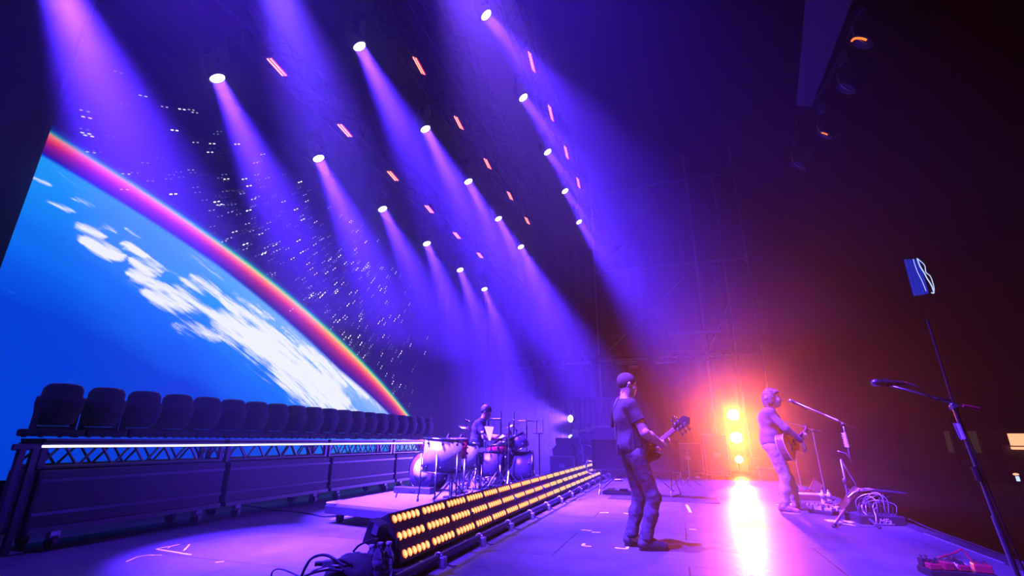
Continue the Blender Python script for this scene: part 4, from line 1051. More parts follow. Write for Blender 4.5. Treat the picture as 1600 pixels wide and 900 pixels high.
# ---------- shared figure builder for the other people
def figure(root, fr, J, top, legs_m, long_sleeve, hairfn, skull_up, look, sc=1.0, hands=None, head_sc=1.0, bulk=1.0):
    F_, L_, U_ = fr; Rb = np.stack([F_, L_, U_], 1); g = bulk
    S = SDF(0.0085)
    S.ell(J['pel'], (0.11 * g, 0.155 * g, 0.11), Rb, 0.05); S.ell(J['wst'], (0.10 * g, 0.14 * g, 0.13), Rb, 0.06); S.ell(J['chest'], (0.115 * g, 0.165 * g, 0.17), Rb, 0.06)
    S.cap(J['sr'], J['sl'], 0.060 * g, None, 0.05); S.cap(J['nck'] - U_ * 0.03, J['hc'] - U_ * 0.06 * head_sc - F_ * 0.015, 0.060, 0.054, 0.03)
    for q in 'rl':
        a, b_, c = J['h' + q], J['k' + q], J['a' + q]
        S.cap(a, b_, 0.083 * g, 0.056, 0.04); S.cap(b_, lerp(b_, c, 0.35), 0.055, 0.057, 0.03); S.cap(lerp(b_, c, 0.35), c, 0.057, 0.036, 0.03); S.cap(c, c + F_ * 0.12 - U_ * 0.045, 0.036, 0.030, 0.03)
        a, b_, c = J['s' + q], J['e' + q], J['w' + q]
        S.cap(a, b_, 0.050, 0.040, 0.03); S.cap(b_, lerp(b_, c, 0.3), 0.040, 0.042, 0.02); S.cap(lerp(b_, c, 0.3), c, 0.042, 0.028, 0.02)
    f, l, u, HP = head(S, J['hc'], look, skull_up, head_sc)
    for hd_ in (hands or []): hand(S, *hd_)
    S.build('body', M['skin'], root)
    hairfn(HP, np.stack([f, l, u], 1), f, l, u)
    S = SDF(0.0085)
    S.ell(J['chest'], (0.132 * g, 0.182 * g, 0.18), Rb, 0.05); S.ell(J['wst'], (0.125 * g, 0.165 * g, 0.16), Rb, 0.07); S.ell(J['pel'] + U_ * 0.04, (0.132 * g, 0.172 * g, 0.11), Rb, 0.06)
    S.cap(J['sr'], J['sl'], 0.072 * g, None, 0.05); S.cap(J['nck'] - U_ * 0.04, J['nck'] + U_ * 0.02, 0.072, 0.064, 0.03)
    for q in 'rl':
        a, b_, c = J['s' + q], J['e' + q], J['w' + q]
        if long_sleeve:
            S.cap(a, b_, 0.062, 0.054, 0.03); S.cap(b_, lerp(b_, c, 0.88), 0.053, 0.040, 0.03)
        else: S.cap(a, lerp(a, b_, 0.6), 0.062, 0.066, 0.03)
    n_ = J['nck']
    S.cut(lambda X, Y, Z: np.where((X - n_[0]) ** 2 + (Y - n_[1]) ** 2 < 0.12 ** 2, Z - n_[2] - 0.035, -1))
    pz_ = J['pel'][2]; S.cut(lambda X, Y, Z: np.where(np.abs((X - J['pel'][0]) * L_[0] + (Y - J['pel'][1]) * L_[1]) < 0.21, pz_ - 0.045 - Z, -1))
    o = S.build('shirt', M[top], root); wrinkle(o, 0.013, 0.10)
    S = SDF(0.0085); S.ell(J['pel'] - U_ * 0.02, (0.120 * g, 0.162 * g, 0.10), Rb, 0.05)
    for q in 'rl':
        a, b_, c = J['h' + q], J['k' + q], J['a' + q]
        S.cap(a, b_, 0.096 * g, 0.072, 0.04); S.cap(b_, lerp(b_, c, 0.4), 0.072, 0.075, 0.03); S.cap(lerp(b_, c, 0.4), c + U_ * 0.01, 0.075, 0.068, 0.03)
    zz = min(J['ar'][2], J['al'][2]) - 0.02; S.cut(lambda X, Y, Z: zz - Z)
    o = S.build('trousers', M[legs_m], root); wrinkle(o, 0.024, 0.09)

# ---------- singer
QX, QY = 1.48, 8.80
sing = thing('person', 'person with shaggy hair and pale shirt singing and strumming a guitar at the stage front', 'person', (QX, QY, 0))
sf_ = Vn((0.985, -0.17, 0)); sl_ = Vn((0.17, 0.985, 0)); uz = Vn((0, 0, 1)); org = Vn((QX, QY, 0))
def Q(f, l, z): return sf_ * f + sl_ * l + uz * z
def px(x, y, Y): return Vn(at_y(x, y, Y)) - org
J = dict(pel=Q(-0.05, 0, 0.98), wst=Q(-0.05, 0, 1.13), chest=Q(-0.035, 0, 1.35), nck=Q(0.0, 0, 1.52), hc=Q(0.065, 0, 1.70),
         sr=Q(-0.03, -0.18, 1.455), sl=Q(-0.02, 0.18, 1.455), er=Q(0.17, -0.25, 1.215), el=Q(0.10, 0.30, 1.18), wr=Q(0.37, -0.13, 1.015), wl=Q(0.40, 0.40, 1.075),
         hr=Q(-0.04, -0.10, 0.93), hl=Q(-0.04, 0.10, 0.93), kr=Q(0.06, -0.10, 0.49), kl=Q(0.10, 0.12, 0.50), ar=Q(-0.01, -0.12, 0.085), al=Q(0.17, 0.14, 0.085))
def shaggy(HP, R3, f, l, u):
    S = SDF(0.008)
    S.ell(HP(-0.025, 0, 0.040), (0.120, 0.102, 0.110), R3, 0.02)
    S.ell(HP(-0.08, 0, -0.035), (0.075, 0.098, 0.105), R3, 0.03); S.ell(HP(-0.085, 0, -0.10), (0.045, 0.080, 0.055), R3, 0.03)
    for q in (-1, 1):
        S.ell(HP(-0.03, q * 0.070, -0.02), (0.055, 0.028, 0.09), R3, 0.02); S.ell(HP(0.045, q * 0.055, 0.075), (0.05, 0.04, 0.035), R3, 0.02)
    for k in range(26):
        a = RNG.random() * 2 - 1; S.cap(HP(-0.03 - RNG.random() * 0.08, a * 0.085, -0.02), HP(-0.06 - RNG.random() * 0.06, a * 0.095, -0.12 - RNG.random() * 0.05), 0.018, 0.006, 0.012)
    c0 = Vn(J['hc'])
    def face_gap(X, Y, Z):
        a_ = f[0] * (X - c0[0]) + f[1] * (Y - c0[1]); return np.minimum(a_ - 0.038, 0.042 + 0.62 * (a_ - 0.03) - (Z - c0[2]))
    S.cut(face_gap)
    o = S.build('hair', M['hair_brown'], sing); wrinkle(o, 0.02, 0.03)
figure(sing, (sf_, sl_, uz), J, 'shirt_pale', 'jeans_pale', True, shaggy, (-0.05, 0, 1), (0.98, -0.12, -0.02), 1.0,
       [(J['wr'], Q(0.35, 0.25, -0.9), Q(-0.85, 0.3, -0.1), 1, (0.25, 0.3, 0.35, 0.4), 0.185), (J['wl'], Q(0.6, 0.5, 0.3), Q(-0.6, 0.7, 0.1), 1, (0.8, 0.75, 0.8, 0.8), 0.20)], 1.16, 1.24)
shoe(sing, J['ar'] - sf_ * 0.08 - uz * 0.085, J['ar'] + (sf_ * 0.95 - sl_ * 0.28) * 0.22 - uz * 0.085, M['shoe_brown'], 'sole')
shoe(sing, J['al'] - sf_ * 0.08 - uz * 0.085, J['al'] + sf_ * 0.22 - uz * 0.085, M['shoe_brown'], 'sole')
M['spruce'] = mat('sunburst_top', (0.85, 0.33, 0.05), 0.25, 0, 0.25, 8, 0, 0.6, stretch=(1, 6, 1))
M['rosewood'] = mat('rosewood_side', (0.16, 0.06, 0.045), 0.3, 0, 0.3, 12, 0, 0.5)
M['binding'] = mat('binding', (0.85, 0.82, 0.78), 0.4, 0, 0.03, 20)
def acoustic():
    t = thing('acoustic_guitar', 'sunburst acoustic guitar with white binding strummed by the singer', 'guitar', (QX, QY, 0))
    c0 = Vector(Q(0.225, -0.06, 0.985)); ax = Vector(Q(0.32, 0.85, 0.28)).normalized(); face = Vector(Q(0.86, -0.45, 0.14)); face = (face - ax * face.dot(ax)).normalized()
    side = ax.cross(face); R_ = Matrix((side, ax, face)).transposed().to_4x4(); T = Matrix.Translation(c0) @ R_
    oc = [(0.0, 0.255), (0.075, 0.25), (0.135, 0.20), (0.145, 0.13), (0.118, 0.05), (0.135, -0.02), (0.19, -0.10), (0.195, -0.17), (0.15, -0.235), (0.07, -0.262)]
    oc = oc + [(0.0, -0.265)] + [(-x, y) for x, y in reversed(oc[1:])]
    ol = [(p.x, p.y) for p in smooth_path([(x, y, 0) for x, y in oc] + [(oc[0][0], oc[0][1], 0)], 4)][:-1]
    MB().prism(ol, 0.112, T @ Matrix.Translation((0, 0, -0.112))).build('sides', M['rosewood'], t, True)
    MB().prism([(x * 0.985, y * 0.985) for x, y in ol], 0.004, T).build('soundboard', M['spruce'], t, True)
    for zz in (0.0, -0.112): MB().tube([T @ Vector((x, y, zz)) for x, y in ol] + [T @ Vector((ol[0][0], ol[0][1], zz))], 0.0055, 6).build('edge_binding', M['binding'], t)
    MB().cyl(T @ Vector((0, 0.10, 0.003)), T @ Vector((0, 0.10, 0.0052)), 0.05, n=24).build('soundhole', M['matte'], t)
    MB().box(T @ Vector((0, -0.11, 0.010)), (0.15, 0.03, 0.014), R_.to_3x3(), 0.004).build('bridge', M['shoe_brown'], t)
    MB().box(T @ Vector((0, 0.43, 0.004)), (0.052, 0.66, 0.022), R_.to_3x3(), 0.008).build('neck', M['rosewood'], t)
    MB().prism([(-0.03, 0), (0.03, 0), (0.042, 0.16), (0.0, 0.175), (-0.042, 0.16)], 0.016, T @ Matrix.Translation((0, 0.745, -0.004)) @ Matrix.Rotation(-0.2, 4, 'X')).build('headstock', M['rosewood'], t, True)
    for q in range(6):
        s_ = -1 if q < 3 else 1; b = MB().cyl(T @ Vector((s_ * 0.03, 0.79 + (q % 3) * 0.045, -0.01)), T @ Vector((s_ * 0.062, 0.79 + (q % 3) * 0.045, -0.01)), 0.006, n=8)
        b.ball(T @ Vector((s_ * 0.066, 0.79 + (q % 3) * 0.045, -0.01)), 0.012, n=8); b.build('tuner', M['chrome'], t)
    st = MB()
    for q in range(6): st.cyl(T @ Vector((-0.025 + q * 0.01, -0.11, 0.018)), T @ Vector((-0.018 + q * 0.0072, 0.75, 0.018)), 0.0014, n=4)
    st.build('strings', M['steel'], t)
    MB().box(T @ Vector((0, 0.62, 0.026)), (0.075, 0.02, 0.03), R_.to_3x3(), 0.005).build('capo', M['chrome'], t)
    MB().tube(smooth_path([T @ Vector((0, -0.27, -0.05)), Q(0.06, -0.14, 1.06), Q(-0.15, -0.06, 1.22), Q(-0.13, 0.05, 1.42), Q(-0.02, 0.13, 1.53), Q(0.12, 0.2, 1.36), T @ Vector((0.02, 0.26, -0.06))], 5), 0.014, 6).build('strap', M['matte'], t)
acoustic()

# ---------- drummer, seated
DXY = at_y(748, 700, 8.55); DZ = 0.24
drm = thing('person', 'person in dark tee seated behind the drum kit, head bowed', 'person', (DXY.x, 8.55, DZ))
df = Vn((0.93, 0.36, 0)); dl_ = Vn((-0.36, 0.93, 0))
def D(f, l, z): return df * f + dl_ * l + uz * z
JD = dict(pel=D(-0.05, 0, 0.60), wst=D(-0.04, 0, 0.76), chest=D(-0.01, 0, 0.96), nck=D(0.05, 0, 1.13), hc=D(0.12, 0, 1.275),
          sr=D(0.0, -0.18, 1.07), sl=D(0.02, 0.18, 1.07), er=D(0.10, -0.27, 0.82), el=D(0.14, 0.27, 0.84), wr=D(0.34, -0.16, 0.80), wl=D(0.36, 0.12, 0.84),
          hr=D(0.0, -0.10, 0.56), hl=D(0.0, 0.10, 0.56), kr=D(0.40, -0.20, 0.53), kl=D(0.40, 0.20, 0.53), ar=D(0.42, -0.2, 0.09), al=D(0.42, 0.2, 0.09))
def short_hair(parent, hc0, m_):
    def fn(HP, R3, f, l, u):
        S = SDF(0.008); S.ell(HP(-0.014, 0, 0.040), (0.108, 0.086, 0.103), R3, 0)
        S.cut(lambda X, Y, Z: (f[0] * (X - hc0[0]) + f[1] * (Y - hc0[1]) + f[2] * (Z - hc0[2])) * 0.6 - (u[0] * (X - hc0[0]) + u[1] * (Y - hc0[1]) + u[2] * (Z - hc0[2])) - 0.008)
        o = S.build('hair', M[m_], parent); wrinkle(o, 0.012, 0.03)
    return fn
figure(drm, (df, dl_, uz), JD, 'tee_dark', 'jeans_dark', False, short_hair(drm, JD['hc'], 'hair_dark'), (0.3, 0, 1), (0.88, 0.2, -0.38), 1.0,
       [(JD['wr'], D(0.8, 0.5, -0.1), D(0.2, -0.2, -0.95), 1, (0.85, 0.8, 0.85, 0.9), 0.18), (JD['wl'], D(0.85, -0.4, 0.0), D(0.2, 0.2, -0.95), -1, (0.85, 0.8, 0.85, 0.9), 0.18)], 1.0)
for q in ('ar', 'al'): shoe(drm, JD[q] - df * 0.08 - uz * 0.085, JD[q] + df * 0.2 - uz * 0.085, M['shoe'])
MB().box(JD['sr'] * 0.36 + JD['er'] * 0.64 + D(0, -0.05, 0), (0.05, 0.05, 0.035), bev=0.008).build('arm_band', M['white'], drm)
for s_, a, b in (('right', JD['wr'], D(0.66, 0.05, 0.74)), ('left', JD['wl'], D(0.70, -0.02, 0.79))):
    o = MB().cyl(Vector(a) - (Vector(b) - Vector(a)) * 0.1, b, 0.008, 0.005, 8).build('drumstick', M['binding']); o.location = drm.location
    tag(o, f'pale drumstick in the {s_} hand of the drummer', 'drumstick')

# ---------- crew member among the gear
CX = at_y(917, 690, 14.8)
crew = thing('person', 'person in dark clothes standing among the gear beside the blue side lights', 'person', (CX.x, 14.8, 0))
cf, cl_ = Vn((0.7, -0.7, 0)), Vn((0.7, 0.7, 0))
def K(f, l, z): return cf * f + cl_ * l + uz * z
JK = dict(pel=K(0, 0, 0.80), wst=K(-0.01, 0, 0.93), chest=K(0, 0, 1.10), nck=K(0.02, 0, 1.25), hc=K(0.06, 0, 1.39),
          sr=K(0, -0.17, 1.19), sl=K(0, 0.17, 1.19), er=K(0.04, -0.23, 0.95), el=K(0.04, 0.23, 0.95), wr=K(0.2, -0.12, 0.87), wl=K(0.2, 0.12, 0.87),
          hr=K(0, -0.09, 0.76), hl=K(0, 0.09, 0.76), kr=K(0.03, -0.1, 0.42), kl=K(0.03, 0.1, 0.42), ar=K(0, -0.1, 0.085), al=K(0, 0.1, 0.085))
figure(crew, (cf, cl_, uz), JK, 'tee_dark', 'jeans_dark', True, short_hair(crew, JK['hc'], 'hair_dark'), (0.1, -0.1, 1), (0.6, -0.6, -0.35), 1.0,
       [(JK['wr'], K(0.7, 0.6, 0), K(0, 0.2, -0.9), 1, (0.5, 0.5, 0.5, 0.5), 0.17), (JK['wl'], K(0.7, -0.6, 0), K(0, 0.2, -0.9), -1, (0.5, 0.5, 0.5, 0.5), 0.17)], 0.95)
for q in ('ar', 'al'): shoe(crew, JK[q] - cf * 0.08 - uz * 0.085, JK[q] + cf * 0.2 - uz * 0.085, M['shoe'])
# ------------------------------------------------------------------ drum riser and kit
M['deck'] = mat('riser_deck', (0.12, 0.115, 0.12), 0.6, 0, 0.25, 8, 0.1)
t = thing('drum_riser', 'low rolling drum riser with plywood deck beside the amber blinders', 'riser', (0, 0, 0))
cs = [(-4.32, 5.48), (-2.66, 5.16), (-2.66, 10.7), (-4.32, 10.7)]
MB().prism(cs, 0.028, Matrix.Translation((0, 0, 0.212))).build('deck', M['deck'], t, True)
fr = MB()
for i in range(4):
    a, b = Vector((*cs[i], 0.165)), Vector((*cs[(i + 1) % 4], 0.165)); d = b - a
    fr.box((a + b) / 2, (d.length, 0.045, 0.09), Matrix.Rotation(math.atan2(d.y, d.x), 3, 'Z'), 0.006)
fr.build('frame', M['black'], t)
for x, y in ((-4.2, 5.62), (-2.8, 5.4), (-4.2, 8.1), (-2.8, 8.1), (-4.2, 10.55), (-2.8, 10.55)):
    w = MB().cyl((x - 0.022, y, 0.055), (x + 0.022, y, 0.055), 0.055, n=16).build('caster', M['rubber'], t)
    MB().box((x, y, 0.10), (0.07, 0.09, 0.05), bev=0.006).build('fork', M['steel'], w)
for i in range(2): MB().tube([(-4.31 + i * 0.02, 5.47 - 0.01, 0.243), (-4.15, 5.44, 0.243)] if i == 0 else [(-4.31, 5.48, 0.243), (-4.31, 5.75, 0.243)], 0.006, 4).build('edge_mark', M['tape'], t)
DK = 0.24
M['sparkle'] = mat('silver_sparkle', (0.72, 0.70, 0.74), 0.28, 0.55, 0.25, 260, 0.25)
M['redshell'] = mat('red_lacquer', (0.42, 0.02, 0.05), 0.2, 0.1, 0.1, 20)
M['darkshell'] = mat('dark_sparkle', (0.16, 0.10, 0.20), 0.25, 0.4, 0.3, 220, 0.2)
M['skinhead'] = mat('drumhead', (0.62, 0.60, 0.66), 0.45, 0, 0.06, 30)
M['darkhead'] = mat('dark_drumhead', (0.05, 0.02, 0.04), 0.3, 0, 0.1, 30)
M['brass'] = mat('cymbal_brass', (0.62, 0.46, 0.22), 0.22, 1.0, 0.15, 40, 0, stretch=(1, 1, 8))
def drum(name, label, c, axis, r, h, shell, head_m='skinhead', lugs=8, hoop='chrome', legs=None, group=None):
    """c is the middle; axis points to the batter side"""
    t = thing(name, label, 'drum', c, 0, group); R4 = frame_z(axis).to_4x4()
    MB().lathe([(r, -h / 2), (r, h / 2)], 32, R4).build('shell', M[shell], t)
    for s in (-1, 1):
        MB().torus(R4 @ Vector((0, 0, s * h / 2)), r + 0.006, 0.010, R4.to_3x3() @ Vector((0, 0, 1)), 32, 8).build('hoop', M[hoop], t)
        MB().lathe([(0.0, s * (h / 2 + 0.004)), (r, s * (h / 2 - 0.002))], 32, R4).build('drumhead', M[head_m], t)
    for q in range(lugs):
        a = 2 * PI * (q + 0.5) / lugs
        for s in (-1, 1):
            p = R4 @ Vector(((r + 0.008) * math.cos(a), (r + 0.008) * math.sin(a), s * (h / 2 - 0.06)))
            b = MB().ball(p, 0.019, n=8); b.cyl(R4 @ Vector(((r + 0.012) * math.cos(a), (r + 0.012) * math.sin(a), s * (h / 2 - 0.06))), R4 @ Vector(((r + 0.012) * math.cos(a), (r + 0.012) * math.sin(a), s * (h / 2 + 0.012))), 0.005, n=6)
            b.build('lug', M['darkmetal' if shell != 'darkshell' else 'chrome'], t)
    return t
def drum_legs(t, r, z0, floor_z, angs, foot_out=0.05):
    c = t.location
    for a in angs:
        x, y = math.cos(a) * (r + 0.025), math.sin(a) * (r + 0.025); g = floor_z - c.z
        l = MB().tube([(x, y, z0), (x, y, g + 0.10), (x * (1 + foot_out), y * (1 + foot_out), g + 0.06), (x * (1 + foot_out), y * (1 + foot_out), g + 0.012)], 0.011, 8).build('leg', M['chrome'], t)
        MB().cyl((x * (1 + foot_out), y * (1 + foot_out), g), (x * (1 + foot_out), y * (1 + foot_out), g + 0.03), 0.016, n=10).build('rubber_foot', M['rubber'], l)
def tripod(t, x, y, z0, h, spread, mtl='chrome', r=0.011, rot=0.3, hub=0.30):
    for k in range(3):
        a = rot + k * 2 * PI / 3; ex, ey = x + math.cos(a) * spread, y + math.sin(a) * spread
        l = MB().cyl((x, y, z0 + hub), (ex, ey, z0 + 0.02), r, n=8).build('leg', M[mtl], t)
        MB().cyl((ex, ey, z0 + 0.03), (x + math.cos(a) * (spread + 0.035), y + math.sin(a) * (spread + 0.035), z0 + 0.008), r * 1.5, n=8).build('rubber_foot', M['rubber'], l)
        MB().cyl((x, y, z0 + hub * 0.42), (x + math.cos(a) * spread * 0.5, y + math.sin(a) * spread * 0.5, z0 + hub * 0.52), r * 0.6, n=6).build('brace', M[mtl], l)
# big silver tom on its own tall legs at the near end
ct = at_y(692, 711, 6.15)
ft = drum('floor_tom', 'big silver sparkle drum on chrome legs at the near end of the riser', (ct.x, 6.15, ct.z), (0.05, 0, 1), 0.262, 0.42, 'sparkle', lugs=8)
drum_legs(ft, 0.262, 0.02, DK, (3.6, 4.9, 5.9))
t = thing('drum_stand', 'chrome double braced stand under the big silver drum', 'stand', (ct.x + 0.12, 6.22, DK))
MB().cyl((0, 0, 0.05), (0, 0, ct.z - 0.215 - DK), 0.014).build('post', M['chrome'], t); tripod(t, 0, 0, 0, 0.3, 0.26, rot=0.9, hub=0.26)
MB().ball((0, 0, 0.27), 0.025).build('clamp', M['chrome'], t)
rt = at_y(714, 700, 6.75)
t = drum('side_tom', 'small red tom clamped just behind the big silver drum', (rt.x, 6.75, rt.z), (0.06, -0.05, 1), 0.15, 0.26, 'redshell', lugs=6, hoop='darkmetal')
MB().cyl((0.02, 0.1, -0.13), (0.02, 0.1, DK - rt.z), 0.013).build('post', M['chrome'], t)
g = at_y(672, 745, 7.35)
t = drum('bass_drum', 'side bass drum with pale head lying on the riser behind the silver drum', (g.x, 7.3, DK + 0.30), (-0.35, -0.92, 0.05), 0.275, 0.34, 'darkshell', lugs=8)
bx = at_y(656, 764, 7.0)
t = thing('drum_cradle', 'low black cradle box in front of the side bass drum', 'box', (bx.x - 0.02, 6.86, DK)); MB().box((0, 0, 0.045), (0.62, 0.16, 0.09), bev=0.01).build('body', M['black'], t); MB().box((0, -0.085, 0.045), (0.1, 0.01, 0.03)).build('handle', M['darkmetal'], t)
s2 = at_y(729, 712, 7.7)
t = drum('floor_tom', 'slim silver drum between the red tom and the drummer', (s2.x, 7.7, s2.z), (0.05, 0, 1), 0.20, 0.40, 'sparkle', lugs=8); drum_legs(t, 0.20, 0.0, DK, (3.4, 5.0, 0.6))
# main kit
kc = at_y(815, 727, 8.85)
kick = drum('kick_drum', 'kick drum with dark red front head at the right of the kit', (kc.x, 8.85, DK + 0.29), (0.97, 0.22, 0), 0.285, 0.42, 'darkshell', 'darkhead', 10)
for s in (-1, 1): MB().cyl((0.06, s * 0.24, -0.1), (0.2, s * 0.40, -0.285), 0.012).build('spur', M['chrome'], kick)
tc_ = at_y(809, 692, 8.75); drum('rack_tom', 'dark sparkle tom tilted over the kick drum', (tc_.x, 8.75, tc_.z), (-0.45, -0.1, 0.9), 0.17, 0.25, 'darkshell', 'darkhead', 6)
t1 = at_y(783, 696, 9.0); drum('rack_tom', 'small dark tom between drummer and kick drum', (t1.x, 9.05, t1.z), (-0.5, 0, 0.87), 0.14, 0.21, 'darkshell', 'skinhead', 6)
sn = at_y(778, 706, 8.45); t = drum('snare_drum', 'snare drum in front of the drummer on a chrome stand', (sn.x, 8.45, 0.86), (-0.06, 0, 1), 0.178, 0.14, 'redshell', 'skinhead', 8)
MB().cyl((0, 0, -0.08), (0, 0, DK - 0.86 + 0.1), 0.014).build('stand_post', M['chrome'], t); tripod(t, 0, 0, DK - 0.86, 0.3, 0.25, hub=0.32)
f3 = at_y(766, 722, 8.0); t = drum('floor_tom', 'dark floor tom on chrome legs before the drummer', (f3.x, 8.0, 0.62), (-0.05, 0.05, 1), 0.205, 0.40, 'darkshell', 'skinhead', 8); drum_legs(t, 0.205, 0.0, DK, (2.8, 4.4, 5.9))
th = thing('drum_throne', 'round drum stool under the seated drummer', 'stool', (DXY.x - 0.05, 8.55, DK)); MB().lathe([(0.0, 0.48), (0.16, 0.48), (0.175, 0.51), (0.17, 0.545), (0.0, 0.555)], 24).build('seat', M['matte'], th); MB().cyl((0, 0, 0.1), (0, 0, 0.485), 0.02).build('post', M['chrome'], th); tripod(th, 0, 0, 0, 0.3, 0.26, hub=0.28)
def cymbal(px_, Y, r, tilt, label, stand_label, bx_=0.0):
    p = at_y(*px_, Y); ax = Vector((tilt[0], tilt[1], 1)).normalized(); R4 = frame_z(ax).to_4x4()
    st = thing('cymbal_stand', stand_label, 'stand', (p.x + bx_, Y, DK)); h = p.z - DK
    MB().cyl((0, 0, 0.04), (0, 0, h - 0.10), 0.013).build('post', M['chrome'], st)
    MB().tube([(0, 0, h - 0.12), (-bx_ * 0.5, 0, h - 0.05), (-bx_, 0, h - 0.012)], 0.009).build('arm', M['chrome'], st)
    MB().ball((0, 0, h - 0.11), 0.022).build('joint', M['chrome'], st); MB().ball((0, 0, h * 0.45), 0.02).build('clamp', M['chrome'], st)
    tripod(st, 0, 0, 0, 0.3, 0.27, rot=random.random() * 2, hub=0.34)
    c = thing('cymbal', label, 'cymbal', p)
    MB().lathe([(0.0, 0.022), (r * 0.12, 0.018), (r * 0.17, 0.006), (r, -0.010), (r, -0.012), (r * 0.17, 0.003), (r * 0.1, 0.014)], 32, R4).build('disc', M['brass'], c)
    MB().cyl((0, 0, -0.02), R4 @ Vector((0, 0, 0.05)), 0.008, n=8).build('wing_nut', M['chrome'], c)
for a in (((823, 657), 9.0, 0.24, (0.02, 0.0), 'cymbal seen edge on at the upper right of the kit', 'chrome cymbal stand at the right of the kick drum'),
          ((770, 700), 9.1, 0.19, (0.0, 0.05), 'small hi-hat cymbal beside the snare drum', 'chrome hi-hat stand beside the snare drum'),
          ((800, 664), 9.3, 0.23, (-0.35, -0.2), 'tilted cymbal above the middle of the kit', 'chrome cymbal stand behind the rack toms', 0.1),
          ((732, 668), 9.3, 0.22, (0.3, -0.1), 'cymbal behind the left shoulder of the drummer', 'chrome cymbal stand behind the drummer', -0.06),
          ((786, 680), 8.5, 0.18, (-0.2, -0.25), 'small splash cymbal over the snare drum', 'slim chrome cymbal stand before the snare drum', 0.08)): cymbal(*a)
# rack frame, percussion, microphones about the kit
t = thing('percussion_rack', 'white tubular percussion rack beside the head of the drummer', 'rack', (0, 0, 0))
A, B_, C_, D_ = at_y(764, 643, 8.75), at_y(764, 665, 8.75), at_y(783, 655, 8.8), at_y(783, 664, 8.8)
MB().cyl(A, (A.x, A.y, B_.z), 0.014).build('upright', M['chrome'], t); MB().cyl(at_y(762, 655, 8.75), C_, 0.017).build('crossbar', M['white'], t)
MB().cyl(at_y(783, 643, 8.8), (C_.x, C_.y, DK + 0.02), 0.014).build('upright', M['chrome'], t); MB().cyl(at_y(764, 644, 8.75), at_y(783, 643, 8.8), 0.006).build('rail', M['chrome'], t)
MB().cyl(at_y(803, 643, 8.9), (at_y(803, 643, 8.9).x, 8.9, DK + 0.02), 0.014).build('upright', M['chrome'], t)
MB().box((C_.x, C_.y, DK + 0.01), (0.25, 0.25, 0.02)).build('foot_plate', M['black'], t)
MB().box((at_y(803, 643, 8.9).x, 8.9, DK + 0.01), (0.2, 0.2, 0.02)).build('foot_plate', M['black'], t)
p = at_y(763, 676, 8.25); t = thing('lyric_sheet', 'white sheet clipped to a slim stand in front of the drummer', 'paper', p)
MB().prism([(-0.085, 0.11), (0.095, 0.10), (0.05, -0.14), (0.02, -0.13)], 0.002, Matrix.Rotation(PI / 2 - 0.15, 4, 'X')).build('sheet', M['white'], t)
MB().cyl((0.04, 0.03, -0.1), (0.04, 0.03, DK - p.z), 0.009).build('stand_post', M['chrome'], t)
MB().box((0.04, 0.03, DK - p.z + 0.008), (0.16, 0.16, 0.016)).build('stand_base', M['black'], t)
def kit_mic(px_, Y, head_dir, label, base=None):
    p = at_y(*px_, Y); d = Vector(head_dir).normalized(); t = thing('drum_microphone', label, 'microphone', p)
    MB().cyl((0, 0, 0), d * 0.09, 0.017, 0.021, 10).build('body', M['black'], t)
    b = MB(); b.ball(d * 0.10, 0.024, n=12); b.build('grille', M['steel'], t)
    pts = [(0, 0, 0), (0.02, 0.03, -0.05), (0.02, 0.05, (DK if base is None else base) - p.z + 0.02)]
    MB().tube(pts, 0.008, 6).build('stand_post', M['chrome'], t)
    MB().cyl((0.02, 0.05, (DK if base is None else base) - p.z), (0.02, 0.05, (DK if base is None else base) - p.z + 0.02), 0.09, n=20).build('stand_base', M['black'], t)
kit_mic((702, 678), 6.5, (-0.3, -0.2, -0.8), 'small black microphone above the big silver drum'); kit_mic((722, 679), 7.2, (-0.4, -0.2, -0.8), 'small black microphone above the slim silver drum')
kit_mic((756, 680), 7.95, (0.2, 0.1, -0.9), 'small black microphone by the arm of the drummer'); kit_mic((797, 672), 8.6, (0.1, 0.1, -0.9), 'small microphone over the rack tom'); kit_mic((727, 656), 9.0, (0.8, 0, -0.3), 'overhead microphone behind the drummer')
for i, (x0, Y, h) in enumerate(((735, 7.6, 0.75), (744, 7.4, 0.55), (790, 8.3, 0.8), (778, 7.9, 0.7), (795, 7.8, 1.05))):
    p = at_y(x0, 720, Y); t = thing('hardware_stand', ['short chrome stand beside the slim silver drum', 'short chrome stand below the knee of the drummer', 'chrome stand standing before the rack tom', 'low chrome stand before the snare drum', 'tall chrome upright in front of the kick drum'][i], 'stand', (p.x, Y, DK))
    MB().cyl((0, 0, 0.05), (0, 0, h), 0.012).build('post', M['chrome'], t); tripod(t, 0, 0, 0, 0.3, 0.24, rot=i * 0.7, hub=0.3)
    MB().ball((0, 0, h * 0.6), 0.02, n=10).build('clamp', M['chrome'], t); MB().tube([(0, 0, h - 0.03), (0.06, -0.04, h + 0.05), (0.14, -0.08, h + 0.04)], 0.009, 6).build('arm', M['chrome'], t)
# tall slim stand with bar right of the kit
p = at_y(843, 720, 9.3); t = thing('microphone_stand', 'tall slim stand with short crossbar and tube microphones right of the kick drum', 'microphone stand', (p.x, 9.3, 0.0))
z_ = at_y(843, 677, 9.3).z; MB().cyl((0, 0, 0.02), (0, 0, z_), 0.011).build('post', M['darkmetal'], t); MB().cyl((0, 0, 0), (0, 0, 0.02), 0.13, n=24).build('base', M['black'], t)
MB().cyl((-0.14, 0, z_), (0.08, 0, z_), 0.012).build('crossbar', M['darkmetal'], t)
for x in (-0.06, 0.07): MB().cyl((x, 0, z_), (x, 0, z_ + 0.26), 0.016).build('microphone', M['alu'], t)
MB().torus((0.13, 0.02, z_ - 0.25), 0.10, 0.006, (0, 1, 0.2), 20, 6, 0.2, PI).build('cable_loop', M['alu'], t)
